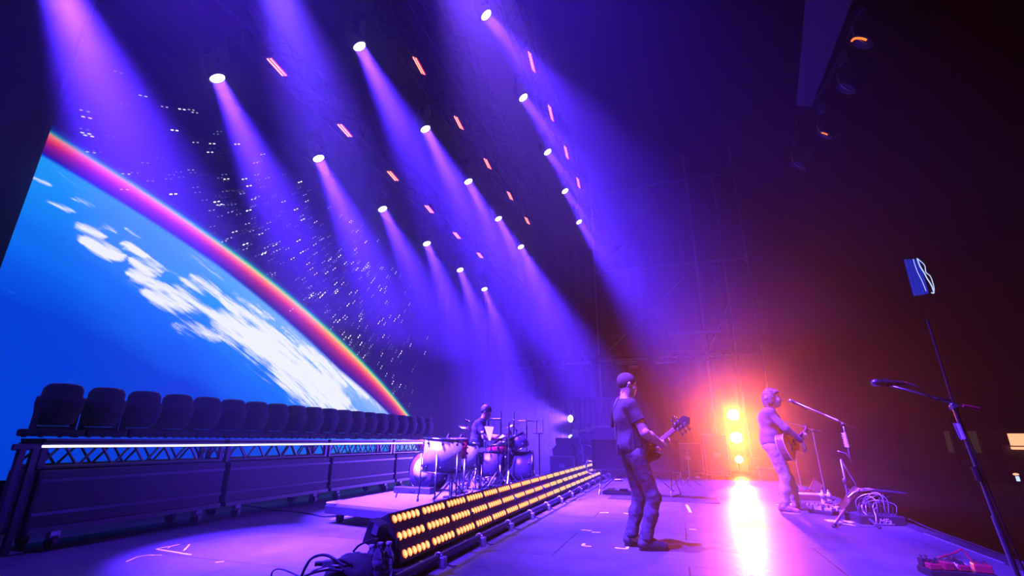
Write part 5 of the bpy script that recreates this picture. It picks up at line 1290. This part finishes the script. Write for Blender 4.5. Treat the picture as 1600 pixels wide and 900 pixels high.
# pedals on the riser
for i, (x0, y0, Y) in enumerate(((715, 765, 7.0), (760, 760, 7.9))):
    p = at_y(x0, y0, Y); t = thing('drum_pedal', ['small foot pedal on the riser beside the chrome double stand', 'foot pedal on the riser below the drummer'][i], 'pedal', (p.x, Y, DK))
    MB().box((0, 0, 0.012), (0.10, 0.28, 0.024), bev=0.005).build('base', M['black'], t); MB().box((0, 0, 0.055), (0.085, 0.26, 0.012), Matrix.Rotation(0.22, 3, 'X'), 0.004).build('footboard', M['chrome'], t); MB().cyl((0, 0.12, 0.02), (0, 0.14, 0.22), 0.008).build('beater', M['chrome'], t)

# ------------------------------------------------------------------ table with case behind the bassist
t = thing('folding_stand', 'folding metal stand with crossed legs behind the bassist', 'stand', (-0.82, 10.35, 0))
for s in (-1, 1):
    x = s * 0.68
    for a, b in (((x - 0.06, -0.2, 0.0), (x - 0.02, 0.12, 0.46)), ((x + 0.12 * s, 0.22, 0.0), (x, -0.1, 0.46))): MB().cyl(a, b, 0.014).build('leg', M['steel'], t)
    MB().cyl((x, -0.1, 0.1), (x - s * 0.42, -0.08, 0.455), 0.010).build('brace', M['steel'], t)
    MB().cyl((x - 0.05, -0.18, 0.02), (x + 0.1 * s, 0.2, 0.02), 0.012).build('foot_bar', M['steel'], t)
for y in (-0.12, 0.12): MB().cyl((-0.8, y, 0.46), (0.8, y, 0.46), 0.015).build('top_rail', M['steel'], t)
c = flight_case('instrument_case', 'dark instrument case with bright edging on the folding stand behind the bassist', 'case', (-0.82, 10.35, 0.475), (1.66, 0.5, 0.55), casters=False, edge='darkmetal')
for x in (-0.5, 0.3, 0.55): MB().box((x, -0.26, 0.47), (0.07, 0.02, 0.05), bev=0.005).build('latch', M['chrome'], c)
t = thing('cable_coil', 'coil of pale cable hanging at the near end of the instrument case', 'cable', (-1.72, 10.2, 0.52))
MB().torus((0, 0, 0), 0.10, 0.014, (0.3, 1, 0.2), 24, 6).build('coil', M['alu'], t); MB().torus((0.02, -0.02, -0.03), 0.12, 0.010, (0.5, 1, 0.1), 24, 6).build('loop', M['alu'], t)
p = at_z(975, 772); t = thing('pedal_board', 'low dark pedal board on the floor below the instrument case', 'pedal board', p)
MB().box((0, 0, 0.03), (0.8, 0.4, 0.05), bev=0.008).build('board', M['black'], t)
for q in range(3): MB().box((-0.25 + q * 0.25, 0.02, 0.075), (0.16, 0.12, 0.045), bev=0.01).build('pedal', M['darkmetal'] if q else M['white'], t)
o = MB().box((0, 0, 0.004), (1.9, 0.85, 0.008)).build('floor_mat', M['matte']); o.location = (-0.35, 9.9, 0); tag(o, 'thin dark mat lying behind the bassist under the folding stand', 'mat')
for i, (px_, w) in enumerate((((965, 752), 0.16), ((1090, 748), 0.10))):
    p = at_z(*px_); t = thing('towel', ['small white cloth dropped on the floor behind the bassist', 'small white scrap on the floor before the road cases'][i], 'cloth', p)
    S = SDF(0.012); S.ell((0, 0, 0.03), (w * 0.7, w * 0.5, 0.035), None, 0.03); S.ell((w * 0.5, 0.03, 0.02), (w * 0.4, w * 0.3, 0.025), None, 0.03); S.cut(lambda X, Y, Z: 0.002 - Z); o = S.build('folds', M['white'], t); wrinkle(o, 0.02, 0.03)
# ------------------------------------------------------------------ microphone stands at the stage front
def mic(t, tip, d, r=0.026, ln=0.17):
    d = Vector(d).normalized(); tip = Vector(tip)
    MB().cyl(tip - d * ln, tip - d * 0.04, r * 0.55, r * 0.8, 14).build('microphone_body', M['black'], t)
    b = MB(); b.ball(tip - d * 0.025, r, (1, 1, 1.15), frame_z(d), 16); b.build('microphone_grille', M['steel'], t)
    MB().cyl(tip - d * 0.065, tip - d * 0.085, r * 1.0, n=14).build('microphone_clip', M['rubber'], t)
def rel(p, o): return Vector(p) - Vector(o)
# singer's stand
b0 = at_z(1331, 806); Yb = b0.y
t = thing('microphone_stand', 'tripod boom stand with microphone pointing at the singing person', 'microphone stand', (b0.x, Yb, 0))
def R_(x, y, Y=None): return rel(at_y(x, y, Y or Yb), t.location)
top, mid, elbow = R_(1317, 663), R_(1326, 706), R_(1329, 718)
MB().tube([(0, 0, 0.02), Vector((0, 0, elbow.z))], 0.016).build('lower_tube', M['steel'], t)
MB().tube([elbow * 1.0 + Vector((0, 0, -0.05)), mid, top], 0.010).build('upper_tube', M['steel'], t)
MB().ball((0, 0, R_(1329, 752).z), 0.035, (1, 1, 1.3)).build('height_clutch', M['black'], t)
MB().ball(top, 0.03).build('boom_joint', M['black'], t)
bt = R_(1244, 629, Yb + 0.10); be = R_(1336, 669, Yb - 0.02)
MB().tube([bt, be], 0.0085).build('boom', M['steel'], t); wt = (be - bt)
MB().cyl(bt + wt * 0.50, bt + wt * 0.72, 0.014).build('boom_grip', M['white'], t)
mic(t, R_(1233, 625, Yb + 0.12), R_(1233, 625, Yb + 0.12) - R_(1262, 641, Yb + 0.12), 0.028, 0.28)
pk = MB()
p0, p1 = R_(1319, 676), R_(1325, 699)
MB().cyl(p0, p1, 0.022, n=10).build('pick_holder', M['white'], t)
for q in range(6): pp = p0.lerp(p1, (q + 0.5) / 6); MB().prism([(-0.02, 0.014), (0.02, 0.014), (0, -0.02)], 0.004, Matrix.Translation(pp + Vector((-0.035, -0.02, 0))) @ Matrix.Rotation(PI / 2, 4, 'X')).build('guitar_pick', M['binding'], t)
sb = [R_(1309, 705), R_(1316, 707), R_(1322, 709), R_(1329, 718)]
MB().tube([sb[0] + Vector((0.01, 0, -0.03)), *sb], 0.010, 6).build('cup_holder_arm', M['steel'], t)
hub = R_(1333, 787)
for x, y, Yo in ((1303, 825, -0.35), (1375, 827, -0.42), (1352, 800, 0.28)):
    e = at_z(x, y); l = MB().cyl((0, 0, hub.z), rel(e, t.location) + Vector((0, 0, 0.02)), 0.016).build('leg', M['steel'], t)
    ev = rel(e, t.location); hv = Vector((0, 0, hub.z)); MB().cyl(hv.lerp(ev, 0.92) + Vector((0, 0, 0.012)), ev + Vector((0, 0, 0.02)), 0.022, n=10).build('rubber_foot', M['rubber'], l)
MB().ball(hub, 0.032).build('leg_hub', M['black'], t)
MB().tube([(0.02, 0.05, 0.75), R_(1345, 770) , R_(1349, 798)], 0.010, 6).build('cable', M['cable'], t)
# slim stand behind the singer
b1 = at_z(1292, 781); t = thing('microphone_stand', 'slim boom stand with round base standing just beyond the singer', 'microphone stand', (b1.x, b1.y, 0)); Y1 = b1.y
tp = rel(at_y(1270, 673, Y1), t.location)
MB().cyl((0, 0, 0.02), tp, 0.014).build('post', M['steel'], t); MB().cyl((0, 0, 0), (0, 0, 0.025), 0.14, n=28).build('base', M['black'], t)
ba, bb = rel(at_y(1226, 659, Y1 + 0.1), t.location), rel(at_y(1284, 675, Y1), t.location)
MB().cyl(ba, bb, 0.009).build('boom', M['steel'], t); MB().ball(tp, 0.028).build('boom_joint', M['black'], t)
MB().cyl(ba.lerp(bb, 0.8), bb, 0.016).build('counterweight', M['darkmetal'], t)
b1 = at_z(1256, 778); t = thing('microphone_stand', 'short bare stand rod between the singer and the slim boom stand', 'microphone stand', (b1.x, b1.y, 0))
MB().cyl((0, 0, 0.02), rel(at_y(1243, 715, b1.y), t.location), 0.010).build('post', M['steel'], t); MB().cyl((0, 0, 0), (0, 0, 0.02), 0.12, n=24).build('base', M['black'], t); MB().ball(rel(at_y(1244, 718, b1.y), t.location), 0.018, n=10).build('collar', M['steel'], t)
# big near stand
Yn = 3.35; bs = at_y(1592, 903, Yn); t = thing('microphone_stand', 'nearest tall boom stand with microphone and clipped picks at the stage edge', 'microphone stand', (bs.x, Yn, 0))
def N_(x, y, Y=None): return rel(at_y(x, y, Y or Yn), t.location)
top = N_(1489, 634); low = N_(1600, 925); dn = (low - top).normalized(); gz = low + dn * ((-low.z) / dn.z)
gz.z = 0.02
MB().cyl(gz, N_(1553, 806), 0.0135).build('lower_tube', M['steel'], t); MB().cyl(N_(1556, 812), top, 0.0085).build('upper_tube', M['steel'], t)
MB().cyl(N_(1522, 729), N_(1532, 752), 0.0155).build('height_clutch', M['black'], t)
MB().cyl((gz.x, gz.y, 0), (gz.x, gz.y, 0.025), 0.15, n=32).build('base', M['black'], t)
jb = MB(); jb.ball(top, 0.017, n=12); jb.cyl(top + Vector((0, -0.02, 0)), top + Vector((0, 0.02, -0.01)), 0.014); jb.build('boom_joint', M['steel'], t)
bA, bB = N_(1388, 602, Yn + 0.04), N_(1503, 635)
MB().tube([bA, N_(1440, 615, Yn + 0.02), N_(1483, 629), bB], 0.0048).build('boom', M['steel'], t); MB().cyl(N_(1505, 634), N_(1530, 639), 0.011).build('counterweight', M['redshell'], t)
mic(t, N_(1361, 598, Yn + 0.05), N_(1361, 598, Yn + 0.05) - N_(1416, 599, Yn + 0.05), 0.024, 0.16)
MB().cyl(N_(1386, 599, Yn + 0.05), N_(1418, 599, Yn + 0.05), 0.010).build('microphone_handle', M['redshell'], t)
MB().tube(smooth_path([N_(1417, 599, Yn + 0.05), N_(1430, 603), N_(1448, 617), N_(1462, 624), N_(1478, 623), N_(1492, 630), N_(1503, 660), N_(1524, 710), N_(1560, 800), N_(1606, 905)], 5), 0.0045, 6).build('cable', M['cable'], t)
p0, p1 = N_(1497, 662), N_(1507, 686); MB().cyl(p0, p1, 0.012, n=10).build('pick_holder', M['white'], t)
for q in range(6):
    pp = p0.lerp(p1, (q + 0.5) / 6) + N_(1494, 662) - N_(1499, 662); MB().prism([(-0.012, 0.01), (0.012, 0.01), (0, -0.014)], 0.003, Matrix.Translation(pp) @ Matrix.Rotation(PI / 2, 4, 'X')).build('guitar_pick', M['binding'], t)
o = MB().cyl((0, 0, 0), rel(at_y(1491, 634, 3.35), at_y(1449, 500, 3.35)), 0.006, n=6).build('hanging_cable', M['cable']); o.location = at_y(1449, 500, 3.35)
tag(o, 'thin taut cable running up into the dark from the nearest boom stand', 'cable')

# ------------------------------------------------------------------ gear along the stage edge
t = thing('stage_edge_ramp', 'dark cable ramp with bright metal lip along the stage edge', 'ramp', (2.72, 9, 0))
MB().prism([(-0.07, 0), (0.06, 0), (0.06, 0.02), (0.02, 0.035), (-0.05, 0.012)], 17.0, Matrix.Translation((0, 8.3, 0)) @ Matrix.Rotation(PI / 2, 4, 'X')).build('ramp', M['black'], t, True)
for i in range(6): MB().box((-0.075, -7.4 + i * 2.4 + 0.2, 0.008), (0.022, 1.5, 0.012), bev=0.003).build('metal_lip', M['alu'], t)
p = at_z(1352, 806); t = thing('floor_monitor', 'dark wedge floor monitor at the stage edge beyond the tripod stand', 'speaker', (2.42, 8.55, 0), -0.15)
MB().prism([(-0.30, 0), (0.26, 0), (0.30, 0.10), (0.12, 0.36), (-0.02, 0.40), (-0.26, 0.12)], 0.62, Matrix.Translation((0, 0.31, 0.0)) @ Matrix.Rotation(PI / 2, 4, 'X')).build('cabinet', M['drape'], t, True)
gr = MB()
for q in range(9): gr.box((-0.155 - 0.0 + 0.012 * q - 0.045, 0, 0.165 + 0.024 * q), (0.012, 0.54, 0.010), Matrix.Rotation(-0.85, 3, 'Y'))
gr.build('grille', M['matte'], t); MB().box((0.05, -0.315, 0.2), (0.12, 0.012, 0.05), bev=0.004).build('handle', M['matte'], t)
p = at_z(1380, 821); t = thing('effects_unit', 'dark box with white lettering and a tangle of looping cables at the stage edge', 'effects unit', (p.x, p.y + 0.17, 0), 0.05)
MB().box((0, 0, 0.055), (0.52, 0.34, 0.11), bev=0.012).build('case', M['black'], t)
lt = bpy.data.curves.new('lettering', 'FONT'); lt.body = 'MFa'; lt.size = 0.085; lt.extrude = 0.002; lt.shear = 0.3; lt.align_x = 'CENTER'
lt_o = bpy.data.objects.new('lettering_curve', lt); COL.objects.link(lt_o); bpy.context.view_layer.update()
lme = bpy.data.meshes.new_from_object(lt_o.evaluated_get(bpy.context.evaluated_depsgraph_get())); bpy.data.objects.remove(lt_o)
lo = bpy.data.objects.new('lettering', lme); COL.objects.link(lo); lo.data.materials.clear(); lo.data.materials.append(M['white']); lo.parent = t; lo.location = (0.02, -0.173, 0.022); lo.rotation_euler = (PI / 2, 0, 0)
MB().box((0.02, -0.172, 0.016), (0.2, 0.004, 0.005)).build('underline', M['white'], t)
jk = MB()
for q in range(11):
    x = -0.22 + q * 0.042; MB().cyl((x, -0.08, 0.108), (x, -0.085, 0.145), 0.010, n=8).build('jack', M['chrome'], t)
    x2 = -0.2 + random.random() * 0.4; hh = 0.2 + random.random() * 0.14
    MB().tube(smooth_path([(x, -0.085, 0.14), (x + 0.01, -0.07, hh), ((x + x2) / 2, 0.0, hh + 0.04), (x2, 0.06, hh - 0.05), (x2 + 0.02, 0.1, 0.112)], 4), 0.0055, 6).build('patch_cable', M['alu'] if q % 3 else M['cable'], t)
o = MB().tube(smooth_path([p + Vector(q) for q in ((-0.02, 0.05, 0.20), (-0.08, -0.05, 0.18), (-0.10, -0.13, 0.10), (-0.16, -0.2, 0.012), (-0.38, -0.23, 0.010), (-0.58, -0.05, 0.010))], 6), 0.008, 6).build('loose_cable', M['alu']); tag(o, 'pale cable looping from the lettered effects unit down to the floor', 'cable')
p = at_y(1372, 768, 8.3); t = thing('keyboard_controller', 'slanted dark controller panel on a short stand at the stage edge', 'controller', (p.x - 0.02, 8.3, 0))
zz = p.z; MB().box((0.06, 0, zz + 0.005), (0.50, 0.22, 0.025), Matrix.Rotation(0.06, 3, 'Y'), 0.008).build('panel', M['darkmetal'], t); MB().box((-0.13, 0, zz + 0.02), (0.16, 0.24, 0.012), Matrix.Rotation(-0.15, 3, 'Y'), 0.004).build('pale_lid', M['alu'], t)
MB().tube(smooth_path([(-0.18, 0, zz + 0.005), (-0.26, 0, zz - 0.02), (-0.36, 0, zz - 0.10)], 5), 0.014).build('curved_arm', M['alu'], t)
MB().cyl((0.05, 0, zz - 0.01), (0.05, 0, 0.02), 0.02).build('post', M['steel'], t); MB().cyl((0.05, 0, 0), (0.05, 0, 0.02), 0.15, n=24).build('base', M['black'], t)
for q in range(3): MB().ball((0.0 + q * 0.05, -0.07, zz - 0.03 - q * 0.01), 0.014, n=8).build('knob', M['chrome'], t)
o = MB().tube(smooth_path([p + Vector((0.0, -0.05, -0.03)), at_y(1352, 782, 8.1), at_y(1348, 797, 8.0), (at_z(1349, 812).x, 7.9, 0.012)], 6), 0.010, 6).build('loose_cable', M['alu']); tag(o, 'thick pale cable arching down from the slanted controller panel', 'cable')
# pedal boards around the singer's feet
M['pale_pedal'] = mat('pale_pedal', (0.62, 0.64, 0.66), 0.4, 0.2, 0.15, 40)
M['tan'] = mat('tan_pedal', (0.48, 0.26, 0.12), 0.45, 0.1, 0.2, 30)
def board(label, px_, w, d, rot, nx, ny, mats, tilt=0.0, h=0.05):
    p = at_z(*px_); t = thing('pedal_board', label, 'pedal board', (p.x, p.y, 0), rot)
    MB().box((0, 0, h / 2), (w, d, h), bev=0.008).build('board', M['black'], t)
    for i in range(nx):
        for j in range(ny):
            x, y = (i + 0.5) / nx * w - w / 2, (j + 0.5) / ny * d - d / 2; pw, pd = w / nx * 0.78, d / ny * 0.78; hh = 0.045 + 0.015 * ((i + j) % 2)
            e = MB().box((x, y, h + hh / 2), (pw, pd, hh), bev=0.008).build('pedal', M[mats[(i * 3 + j) % len(mats)]], t)
            k = MB()
            for q in (-1, 1): k.cyl((x + q * pw * 0.25, y + pd * 0.22, h + hh), (x + q * pw * 0.25, y + pd * 0.22, h + hh + 0.016), 0.011, n=8)
            k.cyl((x, y - pd * 0.25, h + hh), (x, y - pd * 0.25, h + hh + 0.014), 0.013, n=8); k.build('knobs', M['chrome' if (i + j) % 2 else 'matte'], e)
    return t
board('long pale pedal board at the toes of the singer', (1272, 800), 0.72, 0.30, -0.75, 5, 2, ['pale_pedal', 'white', 'alu'])
board('tan and dark pedal board behind the tripod stand leg', (1322, 799), 0.55, 0.30, -0.2, 4, 2, ['tan', 'darkmetal', 'alu', 'tan'])
board('dark pedal strip at the foot of the tripod stand', (1338, 812), 0.36, 0.2, 0.1, 3, 2, ['black', 'alu', 'darkmetal'])
board('red lit pedal board just beyond the singer', (1246, 776), 0.55, 0.45, 0.1, 3, 2, ['darkmetal', 'redshell', 'alu'])
p = at_z(1263, 781); t = thing('stomp_box', 'wide low pale box with dark front beyond the feet of the singer', 'stomp box', (p.x, p.y, 0), -0.05); MB().box((0, 0, 0.05), (0.62, 0.34, 0.10), bev=0.01).build('case', M['rosewood'], t); MB().box((0, 0, 0.105), (0.58, 0.30, 0.012), bev=0.004).build('top_plate', M['binding'], t); MB().box((0.1, -0.05, 0.113), (0.12, 0.1, 0.006)).build('badge', M['alu'], t)
p = at_z(1278, 776); t = thing('tablet_stand', 'small tilted tablet on the floor beyond the singer', 'tablet', (p.x, p.y, 0.0), 0.0)
MB().box((0, 0, 0.17), (0.20, 0.015, 0.27), Matrix.Rotation(0.65, 3, 'Y') @ Matrix.Rotation(-0.3, 3, 'X'), 0.006).build('tablet', M['redshell'], t); MB().box((0.0, -0.016, 0.172), (0.16, 0.004, 0.22), Matrix.Rotation(0.65, 3, 'Y') @ Matrix.Rotation(-0.3, 3, 'X')).build('screen', M['tan'], t); MB().cyl((0.0, 0.02, 0.15), (0.05, 0.12, 0.0), 0.008).build('kickstand', M['alu'], t); MB().box((-0.05, 0, 0.012), (0.16, 0.14, 0.024)).build('base', M['black'], t)
for i, (x, y, s, r) in enumerate(((1311, 815, (0.30, 0.20), 0.1), (1226, 790, (0.26, 0.14), -0.3))):
    p = at_z(x, y); b = MB(); n = 8; vs = [(s[0] * (u / n - 0.5), s[1] * (v - 0.5), 0.004 + 0.006 * math.sin(u * 0.9)) for u in range(n + 1) for v in (0, 1)]
    b.add(vs, [(2 * u, 2 * u + 2, 2 * u + 3, 2 * u + 1) for u in range(n)], True); o = b.build('set_list', M['white']); o.location = p; o.rotation_euler = (0, 0, r); md = o.modifiers.new('t', 'SOLIDIFY'); md.thickness = 0.002
    tag(o, ['white paper sheet on the floor in front of the tripod stand', 'white paper sheet on the floor beyond the shoes of the singer'][i], 'paper')
# bottles
M['pet'] = glass('clear_plastic', (0.80, 0.85, 0.95), 0.05); M['paper_label'] = mat('bottle_label', (0.70, 0.70, 0.75), 0.6, 0, 0.15, 60)
M['cap'] = mat('bottle_cap', (0.45, 0.45, 0.55), 0.5, 0, 0.1, 50)
def bottle(p, h, label, group, lean=0.0, mtl='pet'):
    t = thing('water_bottle', label, 'bottle', p, lean, group); r = h * 0.155
    MB().lathe([(0.0, 0.004), (r * 0.85, 0.0), (r, h * 0.04), (r * 0.97, h * 0.2), (r, h * 0.24), (r * 0.94, h * 0.30), (r, h * 0.36), (r * 0.97, h * 0.42), (r, h * 0.62), (r * 0.9, h * 0.72), (r * 0.62, h * 0.82), (r * 0.42, h * 0.88), (r * 0.40, h * 0.95)], 24).build('bottle_body', M[mtl], t)
    MB().lathe([(r * 1.01, h * 0.40), (r * 1.015, h * 0.61)], 24).build('label_band', M['pet'], t)
    MB().lathe([(r * 0.48, h * 0.925), (r * 0.50, h * 0.93), (r * 0.50, h * 0.995), (r * 0.44, h), (0.0, h)], 20).build('cap', M['cap'], t)
NB = at_z(588, 912)
for i, (x, Y, top) in enumerate(((581, 3.46, 851), (594, 3.40, 847), (608, 3.48, 846))):
    zt = at_y(x, top, Y); bottle((zt.x, Y, 0.0), zt.z, ['clear water bottle at the left of three beside the blinder bank', 'clear water bottle in the middle of three beside the blinder bank', 'clear water bottle right against the blinder bank end'][i], 'bottles by the blinder bank')
for i, (x, y) in enumerate(((1288, 789), (1298, 789))):
    p = at_z(x, y); bottle((p.x, p.y, 0.0), 0.235, ['pale bottle on the floor by the singer, nearer the singer', 'pale bottle on the floor by the singer, nearer the tripod stand'][i], 'bottles by the pedals', mtl='white')
# near pedals at the bottom right
b = board('red and silver pedals on the floor at the near right stage edge', (1478, 899), 0.30, 0.20, 0.1, 3, 2, ['redshell', 'darkmetal', 'alu'])
board('dark pedal with white stripe on the floor at the near right stage edge', (1520, 903), 0.28, 0.16, -0.2, 2, 1, ['white', 'redshell'])
o = MB().tube(smooth_path([at_z(1470, 893) + Vector((0, 0, 0.10)), at_z(1500, 893) + Vector((0, 0, 0.14)), at_z(1512, 893) + Vector((0, 0, 0.16)), at_z(1530, 897) + Vector((0, 0, 0.06)), at_z(1560, 905) + Vector((0, 0, 0.008))], 6), 0.007, 6).build('loose_cable', M['redshell']); tag(o, 'dark red cable arching over the pedals at the near right', 'cable')

# ------------------------------------------------------------------ blinder cart, cables and clutter at the near left
t = thing('blinder_cart', 'long low black cart carrying the blinder bank, with clamps along its rail', 'cart', (0, 0, 0)); ye = Y0 + NU * UW
MB().box((-2.30, (Y0 + ye) / 2, 0.035), (0.62, ye - Y0 + 0.1, 0.03), bev=0.01).build('bed', M['matte'], t)
MB().cyl((-1.90, 3.2, 0.12), (-1.90, ye, 0.12), 0.024).build('front_rail', M['darkmetal'], t)
for i in range(13):
    y = 3.75 + i * 0.86; MB().box((-1.95, y, 0.09), (0.13, 0.04, 0.03)).build('rail_arm', M['darkmetal'], t)
    c = MB().box((-1.86, y + 0.10, 0.085), (0.05, 0.06, 0.085), bev=0.008); c.torus((-1.90, y + 0.10, 0.12), 0.032, 0.009, (0, 1, 0), 16, 6); co = c.build('clamp', M['alu'], t)
    MB().cyl((-1.83, y + 0.10, 0.075), (-1.78, y + 0.13, 0.055), 0.007).build('bolt', M['chrome'], co); MB().box((-1.775, y + 0.135, 0.055), (0.012, 0.05, 0.014)).build('wing_nut', M['chrome'], co)
for i in range(7):
    for x in (-2.5, -2.05): MB().cyl((x - 0.02, 3.9 + i * 1.75, 0.022), (x + 0.02, 3.9 + i * 1.75, 0.022), 0.022, n=12).build('caster', M['rubber'], t)
for i in range(NU + 1):
    if i % 3 == 0: MB().box((-2.30, Y0 + i * UW, 0.16), (0.20, 0.035, 0.2)).build('upright', M['matte'], t)
def heap_cloth():
    t = thing('black_bag', 'black soft bag slumped on the floor at the near end of the blinder bank', 'bag', (0, 0, 0)); c = at_y(545, 872, 3.35)
    S = SDF(0.02)
    a = Vn((c.x, 3.38, 0)); S.ell(a + (0, 0, 0.05), (0.17, 0.16, 0.11), None, 0.05); S.ell(a + (0.10, 0.03, 0.07), (0.13, 0.14, 0.10), None, 0.05); S.ell(a + (-0.08, 0.0, 0.03), (0.14, 0.12, 0.08), None, 0.05); S.cap(a + (-0.1, 0.06, 0.12), a + (0.1, 0.08, 0.15), 0.05, 0.05, 0.05)
    S.cut(lambda X, Y, Z: 0.004 - Z); o = S.build('folds', M['matte'], t); wrinkle(o, 0.06, 0.09)
    MB().tube(smooth_path([a + (-0.05, -0.10, 0.13), a + (0.0, -0.14, 0.19), a + (0.08, -0.10, 0.15)], 5), 0.010, 6).build('handle', M['rubber'], t)
heap_cloth()
def floor_cable(label, pts, r=0.008, m_='cable'):
    o = MB().tube(smooth_path([Vector(p) for p in pts], 7), r, 6).build('floor_cable', M[m_]); tag(o, label, 'cable'); return o
def fz(x, y, z=0.01): p = at_z(x, y); return (p.x, p.y, z)
Yc = 3.2
def fy(x, y, Y=Yc): p = at_y(x, y, Y); return (p.x, p.y, max(0.008, p.z))
floor_cable('black cable arching high in front of the black bag', [fy(470, 903), fy(478, 885), fy(488, 872), fy(505, 867), fy(520, 872), fy(540, 885)], 0.010)
floor_cable('thin black cable curling at the far left of the cable tangle', [fy(424, 900), fy(426, 893), fy(434, 889), fy(446, 891), fy(462, 898), fy(475, 904)], 0.006)
floor_cable('pale cable bundle lying before the black bag', [fy(478, 906), fy(488, 893), fy(500, 888), fy(516, 884), fy(530, 884)], 0.007, 'alu')
floor_cable('second dark cable of the tangle before the black bag', [fy(466, 906), fy(484, 897), fy(502, 892), fy(520, 890), fy(536, 892)], 0.009)
floor_cable('black cable running from the bag to the blinder bank end', [fy(552, 862), fy(560, 853), fy(572, 847), fy(584, 843), fy(592, 842, 3.7)], 0.008)
t = thing('cable_connector', 'grey plug block lying on the cable tangle by the black bag', 'connector', fy(514, 880)); MB().box((0, 0, 0.0), (0.09, 0.04, 0.045), Matrix.Rotation(0.5, 3, 'Z'), 0.008).build('housing', M['alu'], t); MB().cyl((-0.03, -0.02, 0), (-0.08, -0.05, 0), 0.016).build('plug', M['darkmetal'], t)
t = thing('junction_box', 'small black power box fixed at the near end of the blinder bank', 'power box', at_y(588, 832, 3.62)); MB().box((0, 0, 0), (0.13, 0.12, 0.18), Matrix.Rotation(0.3, 3, 'Y'), 0.012).build('box', M['black'], t); MB().box((0.03, -0.064, 0.03), (0.05, 0.006, 0.07), Matrix.Rotation(0.3, 3, 'Y')).build('sticker', M['alu'], t); MB().cyl((0, 0.05, 0), (0.06, 0.18, 0.02), 0.014).build('bracket', M['black'], t)
floor_cable('dark cable snaking from the truss carts to the riser corner', [fz(400, 793), fz(430, 798), fz(456, 800), fz(480, 803), fz(505, 808), fz(535, 806), fz(560, 804)], 0.012)
floor_cable('dark cable lying along the foot of the truss carts', [fz(300, 796), fz(350, 790), fz(400, 793)], 0.012)
floor_cable('dark cable feeding the side bass drum on the riser', [(Vector(at_z(618, 778, DK)) + Vector((0, 0, 0.01))), Vector(at_z(622, 768, DK)) + Vector((0, 0, 0.03)), Vector(at_z(636, 761, DK)) + Vector((0, 0, 0.05))], 0.008)
floor_cable('thin dark cable on the floor across the stage front', [fz(1420, 812), fz(1460, 830), fz(1530, 855), fz(1600, 882)], 0.010)
# tape marks on the boards
def tape(label, pts, w=0.03):
    b = MB()
    for a, c in pts:
        a, c = at_z(*a), at_z(*c); d = c - a; b.box((a + c) / 2 + Vector((0, 0, 0.0015)), (d.length, w, 0.002), Matrix.Rotation(math.atan2(d.y, d.x), 3, 'Z'))
    o = b.build('tape_mark', M['tape']); tag(o, label, 'tape mark', 'tape marks on the stage'); return o
tape('long thin white tape arrow on the near left boards', [((244, 858), (281, 851)), ((244, 858), (298, 867))], 0.02)
tape('short white tape bar inside the arrow on the near left boards', [((262, 857), (268, 853))], 0.015)
tape('short slanted white tape bar right of the arrow on the near left boards', [((287, 861), (296, 851))], 0.015)
tape('curved thin white tape line left of the tape arrow', [((197, 878), (213, 871)), ((213, 871), (232, 867.5)), ((232, 867.5), (253, 867.5))], 0.012)
tape('small white tape tick right of the tape arrow', [((337, 879), (350, 877.5))], 0.02)
tape('white tape dash left of the bassist, farthest from the viewer', [((937, 801), (951, 801))])
tape('white tape dash beside the far shoe line left of the bassist', [((975, 802), (986, 803.5))])
tape('broken white tape corner left of the bassist', [((908, 828), (925, 829.5)), ((925, 832), (938, 832))])
tape('small white tape corner nearest the viewer left of the bassist', [((910, 853), (924, 854)), ((910, 853), (913, 849.5))])
tape('bright white tape corner at the heel of the bassist', [((961, 856), (979, 858)), ((979, 858), (981, 853.5))])
tape('short white tape dash just behind the legs of the bassist', [((977, 835), (987, 836))])
tape('slanted pale tape strip on the boards right of the bassist', [((1073, 789), (1079, 801))], 0.04)
tape('white tape dash right of the shoes of the bassist', [((1077, 827), (1089, 828))])
tape('white tape at the near corner of the drum riser', [((516, 812), (545, 806))], 0.02)
